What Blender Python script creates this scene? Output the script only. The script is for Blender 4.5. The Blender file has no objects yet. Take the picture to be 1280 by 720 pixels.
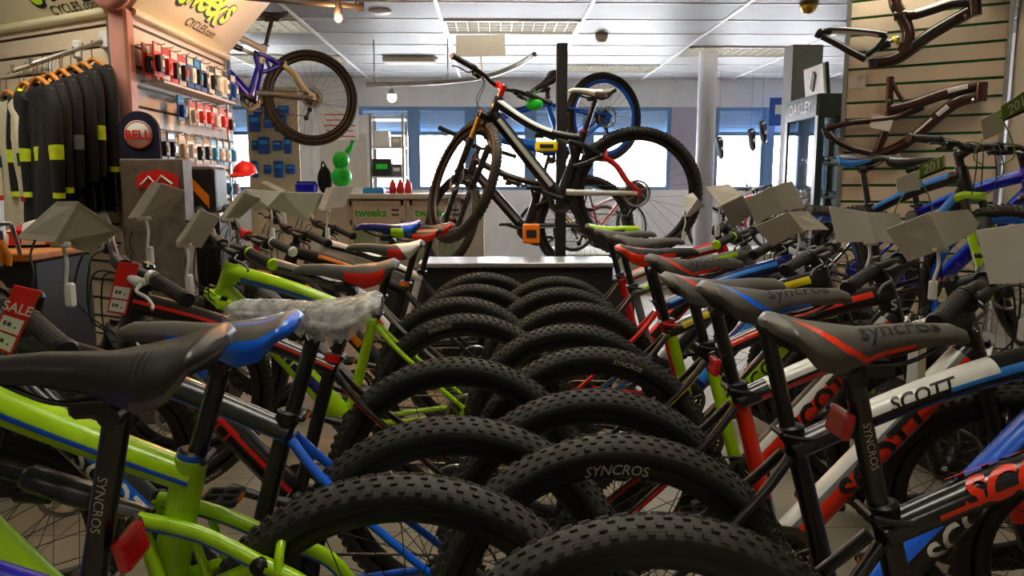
import bpy, bmesh, math, random
import numpy as np
from math import pi, sin, cos, radians as rad
from mathutils import Vector, Matrix

C = bpy.context.scene
COL = C.collection
rnd = random.Random(7)

# ------------------------------------------------------------------ camera
FOC = 945.0
HC = 1.2
PITCH = math.atan(130 / FOC)
YAW = math.atan(22 / FOC / cos(PITCH))
cam_d = bpy.data.cameras.new('camera')
cam_d.lens = FOC / 1280 * 36.0
cam_d.sensor_width = 36.0
cam_d.clip_start = 0.02
cam_d.clip_end = 200
cam = bpy.data.objects.new('camera', cam_d)
COL.objects.link(cam)
cam.location = (0, 0, HC)
cam.rotation_euler = (pi / 2 - PITCH, 0, -YAW)
C.camera = cam

# ------------------------------------------------------------------ world, light, exposure
VS = C.view_settings
VS.view_transform = 'Standard'
VS.look = 'None'
VS.exposure = 2.0
VS.gamma = 1.0
VS.use_curve_mapping = False
w = bpy.data.worlds.new('sky_world')
C.world = w
w.use_nodes = True
nt = w.node_tree
bg = nt.nodes['Background']
bg.inputs['Color'].default_value = (0.96, 0.97, 1.0, 1)
bg.inputs['Strength'].default_value = 7.5
C.cycles.max_bounces = 6
C.cycles.diffuse_bounces = 3
C.cycles.glossy_bounces = 3
C.cycles.transmission_bounces = 4
C.cycles.transparent_max_bounces = 12
C.cycles.caustics_reflective = False
C.cycles.caustics_refractive = False
C.cycles.sample_clamp_indirect = 4.0
LAMP_NEAR = 4.2       # emission of the fixtures above the racks and those added behind the camera
LAMP_MID_ADDED = 5.0      # emission of unseen fixtures added just above the top edge of the picture
LAMP_FAR = 1.15        # emission of the fixtures towards the windows


def spot(name, loc, aim, power, size, col=(1, .93, .82), blend=.6, r=.04):
    l = bpy.data.lights.new(name, 'SPOT')
    l.energy = power
    l.spot_size = rad(size)
    l.spot_blend = blend
    l.color = col
    l.shadow_soft_size = r
    o = bpy.data.objects.new(name, l)
    COL.objects.link(o)
    o.location = loc
    o.rotation_euler = (Vector(aim) - Vector(loc)).to_track_quat('-Z', 'Y').to_euler()
    return o


# ------------------------------------------------------------------ pixel -> point at a real depth
_fw = Vector((sin(YAW) * cos(PITCH), cos(YAW) * cos(PITCH), -sin(PITCH)))
_rt = Vector((cos(YAW), -sin(YAW), 0))
_up = _rt.cross(_fw)


def P(px, py, Y):
    d = _fw * FOC + _rt * (px - 640) + _up * (360 - py)
    return Vector((0, 0, HC)) + d * (Y / d.y)


# ------------------------------------------------------------------ materials
def lin(c):
    return tuple((x / 12.92 if x <= .04045 else ((x + .055) / 1.055) ** 2.4) for x in c)


MATS = {}


def mat(name, rgb, rough=.5, metal=0.0, spec=.5, var=.12, scale=30, bump=0.0, coat=0.0, emit=None, estr=0.0, alpha=None, trans=0.0):
    """Principled material with a little procedural colour variation; rgb in sRGB 0..1"""
    if name in MATS:
        return MATS[name]
    m = bpy.data.materials.new(name)
    m.use_nodes = True
    n = m.node_tree.nodes
    L = m.node_tree.links
    b = n['Principled BSDF']
    c = lin(rgb)
    if var > 0:
        tc = n.new('ShaderNodeTexCoord')
        nz = n.new('ShaderNodeTexNoise')
        nz.inputs['Scale'].default_value = scale
        nz.inputs['Detail'].default_value = 3
        L.new(tc.outputs['Object'], nz.inputs['Vector'])
        cr = n.new('ShaderNodeValToRGB')
        cr.color_ramp.elements[0].position = .3
        cr.color_ramp.elements[1].position = .7
        cr.color_ramp.elements[0].color = tuple(x * (1 - var) for x in c) + (1,)
        cr.color_ramp.elements[1].color = tuple(min(1, x * (1 + var)) for x in c) + (1,)
        L.new(nz.outputs['Fac'], cr.inputs['Fac'])
        L.new(cr.outputs['Color'], b.inputs['Base Color'])
        if bump > 0:
            bp = n.new('ShaderNodeBump')
            bp.inputs['Strength'].default_value = bump
            bp.inputs['Distance'].default_value = .002
            L.new(nz.outputs['Fac'], bp.inputs['Height'])
            L.new(bp.outputs['Normal'], b.inputs['Normal'])
    else:
        b.inputs['Base Color'].default_value = c + (1,)
    b.inputs['Roughness'].default_value = rough
    b.inputs['Metallic'].default_value = metal
    b.inputs['Specular IOR Level'].default_value = spec
    b.inputs['Coat Weight'].default_value = coat
    b.inputs['Coat Roughness'].default_value = .12
    if emit is not None:
        b.inputs['Emission Color'].default_value = lin(emit) + (1,)
        b.inputs['Emission Strength'].default_value = estr
    if alpha is not None:
        b.inputs['Alpha'].default_value = alpha
    if trans:
        b.inputs['Transmission Weight'].default_value = trans
    MATS[name] = m
    return m


mat('rubber', (.225, .22, .205), .62, spec=.35, var=.25, scale=60, bump=.15)
mat('sidewall', (.125, .12, .115), .5, spec=.4, var=.2, scale=25)
mat('black_gloss', (.07, .07, .075), .28, coat=.5)
mat('black_satin', (.085, .085, .09), .42)
mat('black_matt', (.075, .073, .07), .7)
mat('grip_rubber', (.17, .165, .155), .6, bump=.2, scale=200)
mat('saddle_grey', (.31, .30, .28), .42, var=.1)
mat('saddle_black', (.15, .145, .14), .38, var=.1)
mat('saddle_mid', (.36, .35, .33), .45, var=.1)
mat('lime', (.68, .88, .02), .3, coat=.4, var=.05)
mat('deep_green', (.03, .42, .12), .4)
mat('blue', (.04, .38, .88), .3, coat=.4, var=.05)
mat('royal_blue', (.02, .04, .78), .28, coat=.5, var=.05)
mat('navy', (.03, .10, .40), .3, coat=.4)
mat('sky_blue', (.16, .52, .90), .32, coat=.3, var=.05)
mat('red', (.85, .09, .05), .3, coat=.4, var=.05)
mat('red_orange', (.94, .20, .07), .32, coat=.3, var=.05)
mat('orange', (.92, .50, .06), .4)
mat('yellow', (.93, .85, .08), .4)
mat('white_gloss', (.86, .86, .84), .3, coat=.4, var=.04)
mat('off_white', (.78, .77, .73), .5, var=.06)
mat('grey_gloss', (.45, .45, .45), .32, coat=.4)
mat('gunmetal', (.30, .30, .31), .3, metal=.7)
mat('steel', (.62, .62, .62), .28, metal=1.0, var=.08)
mat('dark_steel', (.28, .28, .28), .35, metal=.9)
mat('chain_steel', (.42, .40, .36), .38, metal=1.0)
mat('gold', (.80, .64, .32), .3, metal=.9)
mat('bronze', (.22, .13, .08), .24, metal=.35, coat=.7)
mat('brown_red', (.22, .09, .05), .28, metal=.2, coat=.6)
mat('red_lens', (.75, .03, .03), .15, coat=.8, var=.2, scale=120)
mat('orange_lens', (.95, .45, .05), .2, coat=.6)
mat('clear_lens', (.85, .87, .88), .15, coat=.6)
mat('card', (.76, .73, .66), .75, var=.05, scale=12)
mat('card_pale', (.86, .84, .79), .75, var=.05, scale=12)
mat('white_plastic', (.88, .88, .86), .45, var=.04)
mat('paper', (.90, .89, .85), .7, var=.03)
mat('tag_red', (.86, .13, .08), .5, var=.04)
mat('ink', (.06, .06, .06), .6)
mat('ink_grey', (.33, .33, .32), .6)
mat('purple', (.35, .08, .45), .4)
mat('green', (.10, .80, .16), .4, var=.08)


# plastic film round a saddle: thin clear sheet with crinkles
def film_mat():
    m = bpy.data.materials.new('clear_film')
    m.use_nodes = True
    n, L = m.node_tree.nodes, m.node_tree.links
    for q in list(n):
        n.remove(q)
    out = n.new('ShaderNodeOutputMaterial')
    mx = n.new('ShaderNodeMixShader')
    tr = n.new('ShaderNodeBsdfTransparent')
    pr = n.new('ShaderNodeBsdfPrincipled')
    pr.inputs['Base Color'].default_value = (.80, .81, .80, 1)
    pr.inputs['Roughness'].default_value = .2
    nz = n.new('ShaderNodeTexNoise')
    nz.inputs['Scale'].default_value = 28
    nz.inputs['Detail'].default_value = 6
    nz.inputs['Distortion'].default_value = 1.6
    tc = n.new('ShaderNodeTexCoord')
    L.new(tc.outputs['Object'], nz.inputs['Vector'])
    bp = n.new('ShaderNodeBump')
    bp.inputs['Strength'].default_value = .6
    bp.inputs['Distance'].default_value = .006
    L.new(nz.outputs['Fac'], bp.inputs['Height'])
    L.new(bp.outputs['Normal'], pr.inputs['Normal'])
    cr = n.new('ShaderNodeValToRGB')
    cr.color_ramp.elements[0].position = .35
    cr.color_ramp.elements[1].position = .7
    cr.color_ramp.elements[0].color = (.25, .25, .25, 1)
    cr.color_ramp.elements[1].color = (.75, .75, .75, 1)
    L.new(nz.outputs['Fac'], cr.inputs['Fac'])
    L.new(cr.outputs['Color'], mx.inputs['Fac'])
    L.new(tr.outputs[0], mx.inputs[1])
    L.new(pr.outputs[0], mx.inputs[2])
    L.new(mx.outputs[0], out.inputs['Surface'])
    MATS['clear_film'] = m


film_mat()


def glass_mat(name, fac=.12, tint=(.9, .96, 1.0)):
    m = bpy.data.materials.new(name)
    m.use_nodes = True
    n, L = m.node_tree.nodes, m.node_tree.links
    for q in list(n):
        n.remove(q)
    out = n.new('ShaderNodeOutputMaterial')
    mx = n.new('ShaderNodeMixShader')
    tr = n.new('ShaderNodeBsdfTransparent')
    tr.inputs['Color'].default_value = tint + (1,)
    gl = n.new('ShaderNodeBsdfGlossy')
    gl.inputs['Roughness'].default_value = .02
    fr = n.new('ShaderNodeLayerWeight')
    fr.inputs['Blend'].default_value = fac
    L.new(fr.outputs['Facing'], mx.inputs['Fac'])
    L.new(tr.outputs[0], mx.inputs[1])
    L.new(gl.outputs[0], mx.inputs[2])
    L.new(mx.outputs[0], out.inputs['Surface'])
    MATS[name] = m


glass_mat('window_glass', .08, (.97, .975, .98))
glass_mat('cabinet_glass', .2, (.75, .82, .85))


# ------------------------------------------------------------------ mesh builder
_TXT = {}


def text_geo(s, bold=0.0, shear=0.0, cut=.12):
    """flat letters 1 unit high -> (verts2d, faces), cut in strips so that they can be bent"""
    k = (s, bold, shear, cut)
    if k in _TXT:
        return _TXT[k]
    cu = bpy.data.curves.new('t', 'FONT')
    cu.body = s
    cu.size = 1.4
    cu.offset = bold
    cu.shear = shear
    cu.resolution_u = 3
    cu.fill_mode = 'FRONT'
    o = bpy.data.objects.new('t', cu)
    COL.objects.link(o)
    bpy.context.view_layer.update()
    e = o.evaluated_get(bpy.context.evaluated_depsgraph_get())
    me = e.to_mesh()
    bm = bmesh.new()
    bm.from_mesh(me)
    e.to_mesh_clear()
    bpy.data.objects.remove(o)
    bpy.data.curves.remove(cu)
    if bm.verts:
        y0 = min(v.co.y for v in bm.verts)
        y1 = max(v.co.y for v in bm.verts)
        x0 = min(v.co.x for v in bm.verts)
        x1 = max(v.co.x for v in bm.verts)
        if cut:
            y = y0 + cut
            while y < y1:
                bmesh.ops.bisect_plane(bm, geom=bm.verts[:] + bm.edges[:] + bm.faces[:], plane_co=(0, y, 0), plane_no=(0, 1, 0))
                y += cut
            x = x0 + .25
            while x < x1:
                bmesh.ops.bisect_plane(bm, geom=bm.verts[:] + bm.edges[:] + bm.faces[:], plane_co=(x, 0, 0), plane_no=(1, 0, 0))
                x += .25
        bm.verts.index_update()
        xm, ym = (x0 + x1) / 2, (y0 + y1) / 2
        vs = [(v.co.x - xm, v.co.y - ym) for v in bm.verts]
        fs = [[v.index for v in f.verts] for f in bm.faces]
    else:
        vs, fs = [], []
    bm.free()
    _TXT[k] = (vs, fs)
    return _TXT[k]


def catmull(pts, sub=6):
    pts = [Vector(p) for p in pts]
    out = []
    n = len(pts)
    for i in range(n - 1):
        p0 = pts[max(i - 1, 0)]
        p1, p2 = pts[i], pts[i + 1]
        p3 = pts[min(i + 2, n - 1)]
        for k in range(sub):
            t = k / sub
            out.append(.5 * ((2 * p1) + (p2 - p0) * t + (2 * p0 - 5 * p1 + 4 * p2 - p3) * t * t + (3 * p1 - p0 - 3 * p2 + p3) * t ** 3))
    out.append(pts[-1])
    return out


def lerp(a, b, t):
    return a + (b - a) * t


def straight(a, b, n=12):
    a, b = Vector(a), Vector(b)
    return [a.lerp(b, i / n) for i in range(n + 1)]


class MB:
    def __init__(s):
        s.v, s.f, s.m, s.sm, s.mats = [], [], [], [], []

    def mi(s, name):
        if name not in s.mats:
            s.mats.append(name)
        return s.mats.index(name)

    def add(s, vs, fs, m, smooth=False, M=None):
        o = len(s.v)
        if M is not None:
            vs = [M @ Vector(v) for v in vs]
        s.v += [tuple(v) for v in vs]
        for i, f in enumerate(fs):
            s.f.append([o + k for k in f])
            s.m.append(s.mi(m(i) if callable(m) else m))
            s.sm.append(smooth)
        return s

    def grid(s, rows, m, cu=False, cv=False, smooth=True, M=None):
        """rows[i][j]; cu closes i, cv closes j; m(i,j) may choose the material"""
        a, b = len(rows), len(rows[0])
        vs = [p for r in rows for p in r]
        fs, ms = [], []
        for i in range(a if cu else a - 1):
            for j in range(b if cv else b - 1):
                i2, j2 = (i + 1) % a, (j + 1) % b
                fs.append([i * b + j, i2 * b + j, i2 * b + j2, i * b + j2])
                ms.append(m(i, j) if callable(m) else m)
        return s.add(vs, fs, lambda k: ms[k], smooth, M)

    def tube(s, pts, r, n=10, m='black_satin', caps=True, fn=None, ry=None, M=None, ref=(0, 1, 0), smooth=True):
        """tube along pts. r: number, list or function of t. ry: scale of the in-plane radius. fn(t,u)->material, u = sine of angle"""
        pts = [Vector(p) for p in pts]
        k = len(pts)
        T = [(pts[min(i + 1, k - 1)] - pts[max(i - 1, 0)]).normalized() for i in range(k)]
        S = Vector(ref) - T[0] * Vector(ref).dot(T[0])
        if S.length < .05:
            S = Vector((1, 0, 0)) - T[0] * T[0].x
            if S.length < .05:
                S = Vector((0, 0, 1)) - T[0] * T[0].z
        S.normalize()
        ln = [0]
        for i in range(1, k):
            ln.append(ln[-1] + (pts[i] - pts[i - 1]).length)
        tot = ln[-1] or 1
        rows = []
        for i in range(k):
            S = (S - T[i] * S.dot(T[i])).normalized()
            N = T[i].cross(S)
            t = ln[i] / tot
            ra = r(t) if callable(r) else (r[i] if isinstance(r, (list, tuple)) else r)
            rb = ra * (ry(t) if callable(ry) else (ry or 1))
            rows.append([pts[i] + S * (ra * cos(2 * pi * (j + .5) / n)) + N * (rb * sin(2 * pi * (j + .5) / n)) for j in range(n)])
        if fn:
            mm = lambda i, j: fn((ln[i] + ln[min(i + 1, k - 1)]) / 2 / tot, sin(2 * pi * (j + 1) / n))
        else:
            mm = m
        s.grid(rows, mm, cv=True, smooth=smooth, M=M)
        if caps:
            for q, rev in ((0, True), (k - 1, False)):
                mc = fn(q / (k - 1), 0) if fn else m
                f = list(range(n))
                s.add(rows[q], [f[::-1] if not rev else f], mc, False, M)
        return s

    def lathe(s, prof, n=24, m='steel', M=None, closed=False, smooth=True, arc=None):
        """prof [(r, h)] turned about local Y axis (h along Y)"""
        rows = []
        for i in range(n):
            a = 2 * pi * i / n
            rows.append([Vector((r * cos(a), h, r * sin(a))) for r, h in prof])
        return s.grid(rows, m, cu=True, cv=closed, smooth=smooth, M=M)

    def box(s, c, size, m, rot=None, bevel=0.0, M=None, seg=1):
        bm = bmesh.new()
        bmesh.ops.create_cube(bm, size=1)
        for v in bm.verts:
            v.co = Vector((v.co.x * size[0], v.co.y * size[1], v.co.z * size[2]))
        if bevel:
            bmesh.ops.bevel(bm, geom=bm.edges[:], offset=min(bevel, min(size) * .45), segments=seg, profile=.6, affect='EDGES', clamp_overlap=True)
        X = Matrix.Translation(Vector(c)) @ (rot.to_4x4() if rot is not None else Matrix())
        if M is not None:
            X = M @ X
        bm.verts.index_update()
        s.add([v.co.copy() for v in bm.verts], [[v.index for v in f.verts] for f in bm.faces], m, False, X)
        bm.free()
        return s

    def prism(s, poly, h0, h1, m, M=None, side=None):
        """polygon [(x,z)] extruded along Y from h0 to h1"""
        n = len(poly)
        vs = [Vector((x, h0, z)) for x, z in poly] + [Vector((x, h1, z)) for x, z in poly]
        fs = [list(range(n)), list(range(2 * n - 1, n - 1, -1))]
        fs += [[i + n, (i + 1) % n + n, (i + 1) % n, i] for i in range(n)]
        return s.add(vs, fs, (lambda k: m if k < 2 else (side or m)), False, M)

    def ball(s, c, r, m, nu=12, nv=8, sc=(1, 1, 1), M=None):
        rows = []
        for i in range(nv + 1):
            a = -pi / 2 + pi * i / nv
            rows.append([Vector(c) + Vector((r * sc[0] * cos(a) * cos(2 * pi * j / nu), r * sc[1] * cos(a) * sin(2 * pi * j / nu), r * sc[2] * sin(a))) for j in range(nu)])
        return s.grid(rows, m, cv=True, M=M)

    def text(s, t, size, m, fmap, bold=0.0, shear=0.0, cut=.12):
        vs, fs = text_geo(t, bold, shear, cut)
        return s.add([fmap(x * size, y * size) for x, y in vs], fs, m)

    def flat_text(s, t, size, m, o, ux, uy, bold=0.0, shear=0.0, off=.001):
        o, ux, uy = Vector(o), Vector(ux).normalized(), Vector(uy).normalized()
        nn = ux.cross(uy)
        return s.text(t, size, m, lambda x, y: o + ux * x + uy * y + nn * off, bold, shear, 0)

    def mesh(s, name):
        me = bpy.data.meshes.new(name)
        me.from_pydata(s.v, [], s.f)
        for k in s.mats:
            me.materials.append(MATS[k])
        me.polygons.foreach_set('material_index', s.m)
        me.polygons.foreach_set('use_smooth', s.sm)
        me.update()
        return me

    def build(s, name, parent=None, loc=None, rz=None):
        return link(name, s.mesh(name), parent, loc, rz)


def link(name, me, parent=None, loc=None, rz=None):
    o = bpy.data.objects.new(name, me)
    COL.objects.link(o)
    if parent:
        o.parent = parent
    if loc is not None:
        o.location = loc
    if rz is not None:
        o.rotation_euler = (0, 0, rz)
    return o


def empty(name, loc=(0, 0, 0), rz=0.0):
    o = bpy.data.objects.new(name, None)
    COL.objects.link(o)
    o.location = loc
    o.rotation_euler = (0, 0, rz)
    o.empty_display_size = .1
    return o


def tag(o, label, cat, group=None, kind=None):
    o['label'] = label
    o['category'] = cat
    if group:
        o['group'] = group
    if kind:
        o['kind'] = kind
    return o


def struct(name, mb, parent=None):
    o = mb.build(name, parent)
    o['kind'] = 'structure'
    return o


CACHE = {}


def cached(key, fn):
    if key not in CACHE:
        CACHE[key] = fn()
    return CACHE[key]
# ================================================================== bicycle parts
def tyre_mesh(R, lettering=None):
    def make():
        bm = bmesh.new()
        W = .030                       # half width
        rc = R - .031
        half = [6, 17, 27, 38, 48, 61, 71, 84, 97, 110, 124]
        th = [-a for a in reversed(half)] + half
        NP = 84
        fr = [0, .45]
        N = NP * 2
        V = []
        for i in range(N):
            row = []
            for a in th:
                sh = .5 if 22 <= abs(a) <= 42 else 0
                if 0 < abs(a) <= 18:
                    sh = .25 if a > 0 else -.25 + .25
                p = (i // 2 + fr[i % 2] + sh) / NP * 2 * pi
                rr = .0272 + (.0028 * max(0, 1 - abs(a) / 70))
                r = rc + rr * cos(rad(a)) * 1.02
                y = W * sin(rad(a)) * (1 if abs(a) < 90 else .98)
                row.append(bm.verts.new((r * cos(p), y, r * sin(p))))
            V.append(row)
        knobs, side = [], []
        for i in range(N):
            for j in range(len(th) - 1):
                f = bm.faces.new((V[i][j], V[(i + 1) % N][j], V[(i + 1) % N][j + 1], V[i][j + 1]))
                mid = abs(th[j] + th[j + 1]) / 2
                f.material_index = 0 if mid < 70 else 1
                f.smooth = mid > 70
                if i % 2 == 0 and (abs(mid - 11.5) < 1 or abs(mid - 32.5) < 1 or abs(mid - 54.5) < 1):
                    knobs.append(f)
        bmesh.ops.recalc_face_normals(bm, faces=bm.faces[:])
        bmesh.ops.inset_individual(bm, faces=knobs, thickness=.0009, depth=.0046)
        me = bpy.data.meshes.new('tyre')
        bm.to_mesh(me)
        bm.free()
        me.materials.append(MATS['rubber'])
        me.materials.append(MATS['sidewall'])
        if lettering:
            mb = MB()
            for side in (-1, 1):
                for k in range(2):
                    a0 = pi / 2 + k * pi - .30
                    def fm(x, y, side=side, a0=a0):
                        q = rad(93) - y / .03
                        r = rc + .030 * cos(q)
                        a = a0 + side * x / r
                        return Vector((r * cos(a), side * .0307 * sin(q), r * sin(a)))
                    mb.text(lettering, .014, 'off_white', fm, .01, .3, .3)
            m2 = mb.mesh('t')
            bm = bmesh.new()
            bm.from_mesh(me)
            n0 = len(bm.faces)
            bm.from_mesh(m2)
            bm.faces.ensure_lookup_table()
            for f in bm.faces[n0:]:
                f.material_index = 2
            bm.to_mesh(me)
            bm.free()
            me.materials.append(MATS['card'])
        return me
    return cached(('tyre', R, lettering), make)


def rim_mesh(R, col, text=None, tcol='off_white'):
    def make():
        mb = MB()
        b, d, h = R - .050, .030, .0135
        prof = [(b, h), (b - d * .55, h * .95), (b - d, h * .35), (b - d, -h * .35), (b - d * .55, -h * .95), (b, -h), (b + .004, -h * .8), (b - .008, -h * .6), (b - .008, h * .6), (b + .004, h * .8)]
        mb.lathe(prof, 72, col, closed=True)
        if text:
            for side in (-1, 1):
                for k in range(3):
                    a0 = pi / 2 + k * 2 * pi / 3
                    def fm(x, y, side=side, a0=a0):
                        r = b - .0125 + y
                        return Vector((r * cos(a0 + side * x / r), side * .0142, r * sin(a0 + side * x / r)))
                    mb.text(text, .0195, tcol, fm, .015, .25, .3)
        return mb.mesh('rim')
    return cached(('rim', R, col, text, tcol), make)


def spokes_mesh(R):
    def make():
        mb = MB()
        hub = [(.010, -.055), (.010, -.036), (.026, -.034), (.026, -.030), (.014, -.026), (.012, 0), (.014, .026), (.026, .030), (.026, .034), (.010, .036), (.010, .055), (0, .055)]
        mb.lathe(hub, 16, 'black_satin')
        rr = R - .078
        for k in range(28):
            side = 1 if k % 2 else -1
            a = 2 * pi * k / 28
            b = a + (1 if (k // 2) % 2 else -1) * 1.25
            mb.tube([(.024 * cos(b), side * .032, .024 * sin(b)), (rr * cos(a), side * .003, rr * sin(a))], .00115, 4, 'dark_steel', caps=False)
        return mb.mesh('spokes')
    return cached(('spokes', R), make)


def rotor_mesh():
    def make():
        mb = MB()
        h = .001
        mb.lathe([(.081, -h), (.081, h), (.067, h), (.067, -h)], 48, 'steel', closed=True)
        mb.lathe([(.028, -h), (.028, h), (.016, h), (.016, -h)], 24, 'black_satin', closed=True)
        for k in range(6):
            a = 2 * pi * k / 6
            mb.tube([(.025 * cos(a), 0, .025 * sin(a)), (.069 * cos(a + .5), 0, .069 * sin(a + .5))], .0035, 4, 'steel')
        return mb.mesh('disc_rotor')
    return cached('rotor', make)


def gear(mb, r, n, y, th, m, hole=0.0):
    po, k = [], n * 4
    for i in range(k):
        a = 2 * pi * i / k
        q = r + (.0026 if i % 4 in (1, 2) else -.0026)
        po.append((q * cos(a), q * sin(a)))
    if not hole:
        mb.prism(po, y - th / 2, y + th / 2, m)
    else:
        o = [Vector((x, y - th / 2, z)) for x, z in po] + [Vector((x, y + th / 2, z)) for x, z in po]
        inn = [Vector((hole * cos(2 * pi * i / k), y + s * th / 2, hole * sin(2 * pi * i / k))) for s in (-1, 1) for i in range(k)]
        vs = o + inn
        fs = []
        for i in range(k):
            j = (i + 1) % k
            fs += [[i, j, k + j, k + i], [2 * k + i, 3 * k + i, 3 * k + j, 2 * k + j], [i, 2 * k + i, 2 * k + j, j], [k + i, k + j, 3 * k + j, 3 * k + i]]
        mb.add(vs, fs, m)


def cassette_mesh():
    def make():
        mb = MB()
        for k in range(8):
            gear(mb, .022 + .0068 * k, 10 + 3 * k, -.048 + .0042 * k, .0018, 'chain_steel')
        mb.lathe([(.02, -.05), (.02, -.015)], 16, 'dark_steel')
        return mb.mesh('cassette')
    return cached('cassette', make)


SAD_L = .285


def sad_w(s):
    xs = [0, .03, .10, .30, .45, .60, .74, .86, .94, .985, 1]
    ws = [.004, .014, .021, .023, .027, .041, .064, .076, .072, .048, .012]
    return float(np.interp(s, xs, ws))


def sad_top(s):
    return float(np.interp(s, [0, .03, .1, .3, .55, .8, .94, 1], [-.022, -.010, -.002, -.001, -.006, .002, .012, .004]))


def sad_d(s):
    return float(np.interp(s, [0, .05, .3, .5, .7, .85, 1], [.006, .024, .031, .040, .060, .052, .014]))


def sad_pt(s, ph, off=0.0):
    """point of the saddle skin; s 0 nose .. 1 tail, ph degrees from the crest"""
    w, d = sad_w(s) + off, sad_d(s) + off
    a = abs(ph)
    sg = 1 if ph >= 0 else -1
    if a <= 90:
        y = w * (sin(rad(a)) ** .85)
        z = sad_top(s) + off - d * .62 * (1 - cos(rad(a)) ** 1.0)
    else:
        q = (a - 90) / 25
        y = w * (1 - .08 * q)
        z = sad_top(s) + off - d * (.62 + .38 * q)
    return Vector((.155 - SAD_L * s, sg * y, z))


def saddle_mesh(sch, text=None):
    def make():
        mb = MB()
        S = [0, .012, .03, .06, .1] + [.1 + .84 * i / 96 for i in range(1, 97)] + [.955, .97, .985, .995, 1]
        PH = [-115, -108, -101, -95] + [-90 + 4.5 * i for i in range(41)] + [95, 101, 108, 115]
        base, kind, acc, acc2 = sch

        def fn(i, j):
            s = (S[i] + S[min(i + 1, len(S) - 1)]) / 2
            if j >= len(PH) - 1:
                return 'black_matt'
            a = abs(PH[j] + PH[j + 1]) / 2
            if kind == 'stripe':
                c = .93 - .0036 * a
                if abs(s - c) < .044 - .00018 * a and a > 14:
                    return acc
                if a > 98 and .3 < s < .55:
                    return acc
            elif kind == 'edge':
                if a > 62 + 60 * max(0, .62 - s) and s > .3:
                    return acc
                if s > .955 or (s > .66 and 8 < a < 17 and s < .9):
                    return acc
            elif kind == 'tail':
                if s > .62 + .0016 * a and s < .96:
                    return acc
                if a > 60 and .55 < s < .75:
                    return acc2
            elif kind == 'slits':
                for c in (.70, .73, .76):
                    if abs(s - c) < .008 and 20 < a < 60:
                        return 'ink'
                if a > 100 and s > .68:
                    return acc
            elif kind == 'patch':
                if .5 < s < .9 and a > 62:
                    return acc
                if .68 < s < .84 and a < 40:
                    return acc2
            return base
        rows = []
        for s in S:
            r = [sad_pt(s, p) for p in PH]
            zb = sad_top(s) - sad_d(s) * .8
            w = sad_w(s)
            r += [Vector((r[0].x, w * .5, zb)), Vector((r[0].x, -w * .5, zb))]
            rows.append(r)
        mb.grid(rows, fn, cv=True)
        n = len(rows[0])
        mb.add(rows[0], [list(range(n))], base)
        mb.add(rows[-1], [list(range(n))[::-1]], base)
        if text:
            for side in (-1, 1):
                def fm(x, y, side=side):
                    s = .38 + side * x / SAD_L
                    return sad_pt(min(max(s, .01), .99), side * (44 - y * 2200), .0012)
                mb.text(text, .027, 'ink', fm, .02, .0, .1)
        return mb.mesh('saddle')
    return cached(('saddle', sch, text), make)


def film_mesh():
    def make():
        mb = MB()
        r = random.Random(5)
        rows = []
        for i in range(46):
            s = i / 45
            row = []
            for k in range(30):
                ph = -122 + 244 * k / 29
                off = .005 + r.random() * .0024 + (.008 if abs(ph) > 90 else 0)
                row.append(sad_pt(s, max(-115, min(115, ph)), off) + Vector((.013 * (1 - 2 * s), 0, -(.02 * r.random() if abs(ph) > 112 else 0))))
            rows.append(row)
        mb.grid(rows, 'clear_film')
        return mb.mesh('plastic_wrap')
    return cached('film', make)


def rails_mesh():
    def make():
        mb = MB()
        for s in (-1, 1):
            mb.tube(catmull([(.115, s * .010, -.03), (.06, s * .02, -.052), (.0, s * .022, -.055), (-.05, s * .023, -.052), (-.09, s * .03, -.03)], 4), .0035, 6, 'dark_steel')
        mb.box((.02, 0, -.062), (.05, .05, .024), 'black_satin', bevel=.006)
        return mb.mesh('saddle_rails')
    return cached('rails', make)


# --- geometry shared by the bikes (bike frame: +X ahead, +Y to the rider's left)
def geo(R=.365, kind='ht', up=0.0, hup=0.0, sup=0.0):
    g = {}
    g['key'] = (R, up, hup, sup)
    g['R'] = R
    g['BB'] = Vector((0, 0, .335))
    g['RA'] = Vector((-.445, 0, R))
    g['ST'] = Vector((-.112, 0, .735 + up))
    g['SAD'] = Vector((-.165, 0, .99 + sup))
    g['HT'] = Vector((.395, 0, .915 + hup))
    g['HB'] = Vector((.437, 0, .798 + hup * .5))
    ax = (g['HT'] - g['HB']).normalized()
    g['AX'] = ax
    fw = Vector((ax.z, 0, -ax.x))
    g['FW'] = fw
    ln = (g['HB'].z - R - .02) / ax.z
    g['FA'] = g['HB'] - ax * ln + fw * .045
    g['STEM'] = g['HT'] + ax * .055
    g['BAR'] = g['STEM'] + fw * .065 + ax * .012
    return g


def tube_text(mb, a, b, rfun, t0, txt, size, m, bold=.02, shear=.0, up=0.0):
    a, b = Vector(a), Vector(b)
    T = (b - a).normalized()
    L = (b - a).length
    N = T.cross(Vector((0, 1, 0))).normalized()
    for side in (-1, 1):
        def fm(x, y, side=side):
            u = -side * x
            t = t0 + u / L
            r = rfun(t) + .0009
            al = (y + up) / r
            al = max(-1.5, min(1.5, al))
            return a + T * (t * L) + Vector((0, side, 0)) * r * cos(al) + N * r * sin(al)
        mb.text(txt, size, m, fm, bold, shear, .12)


def bands(base, spec):
    """spec: list of (t0,t1,u0,u1,material); the first hit wins"""
    def fn(t, u):
        for t0, t1, u0, u1, m in spec:
            if t0 <= t <= t1 and u0 <= u <= u1:
                return m
        return base
    return fn


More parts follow.
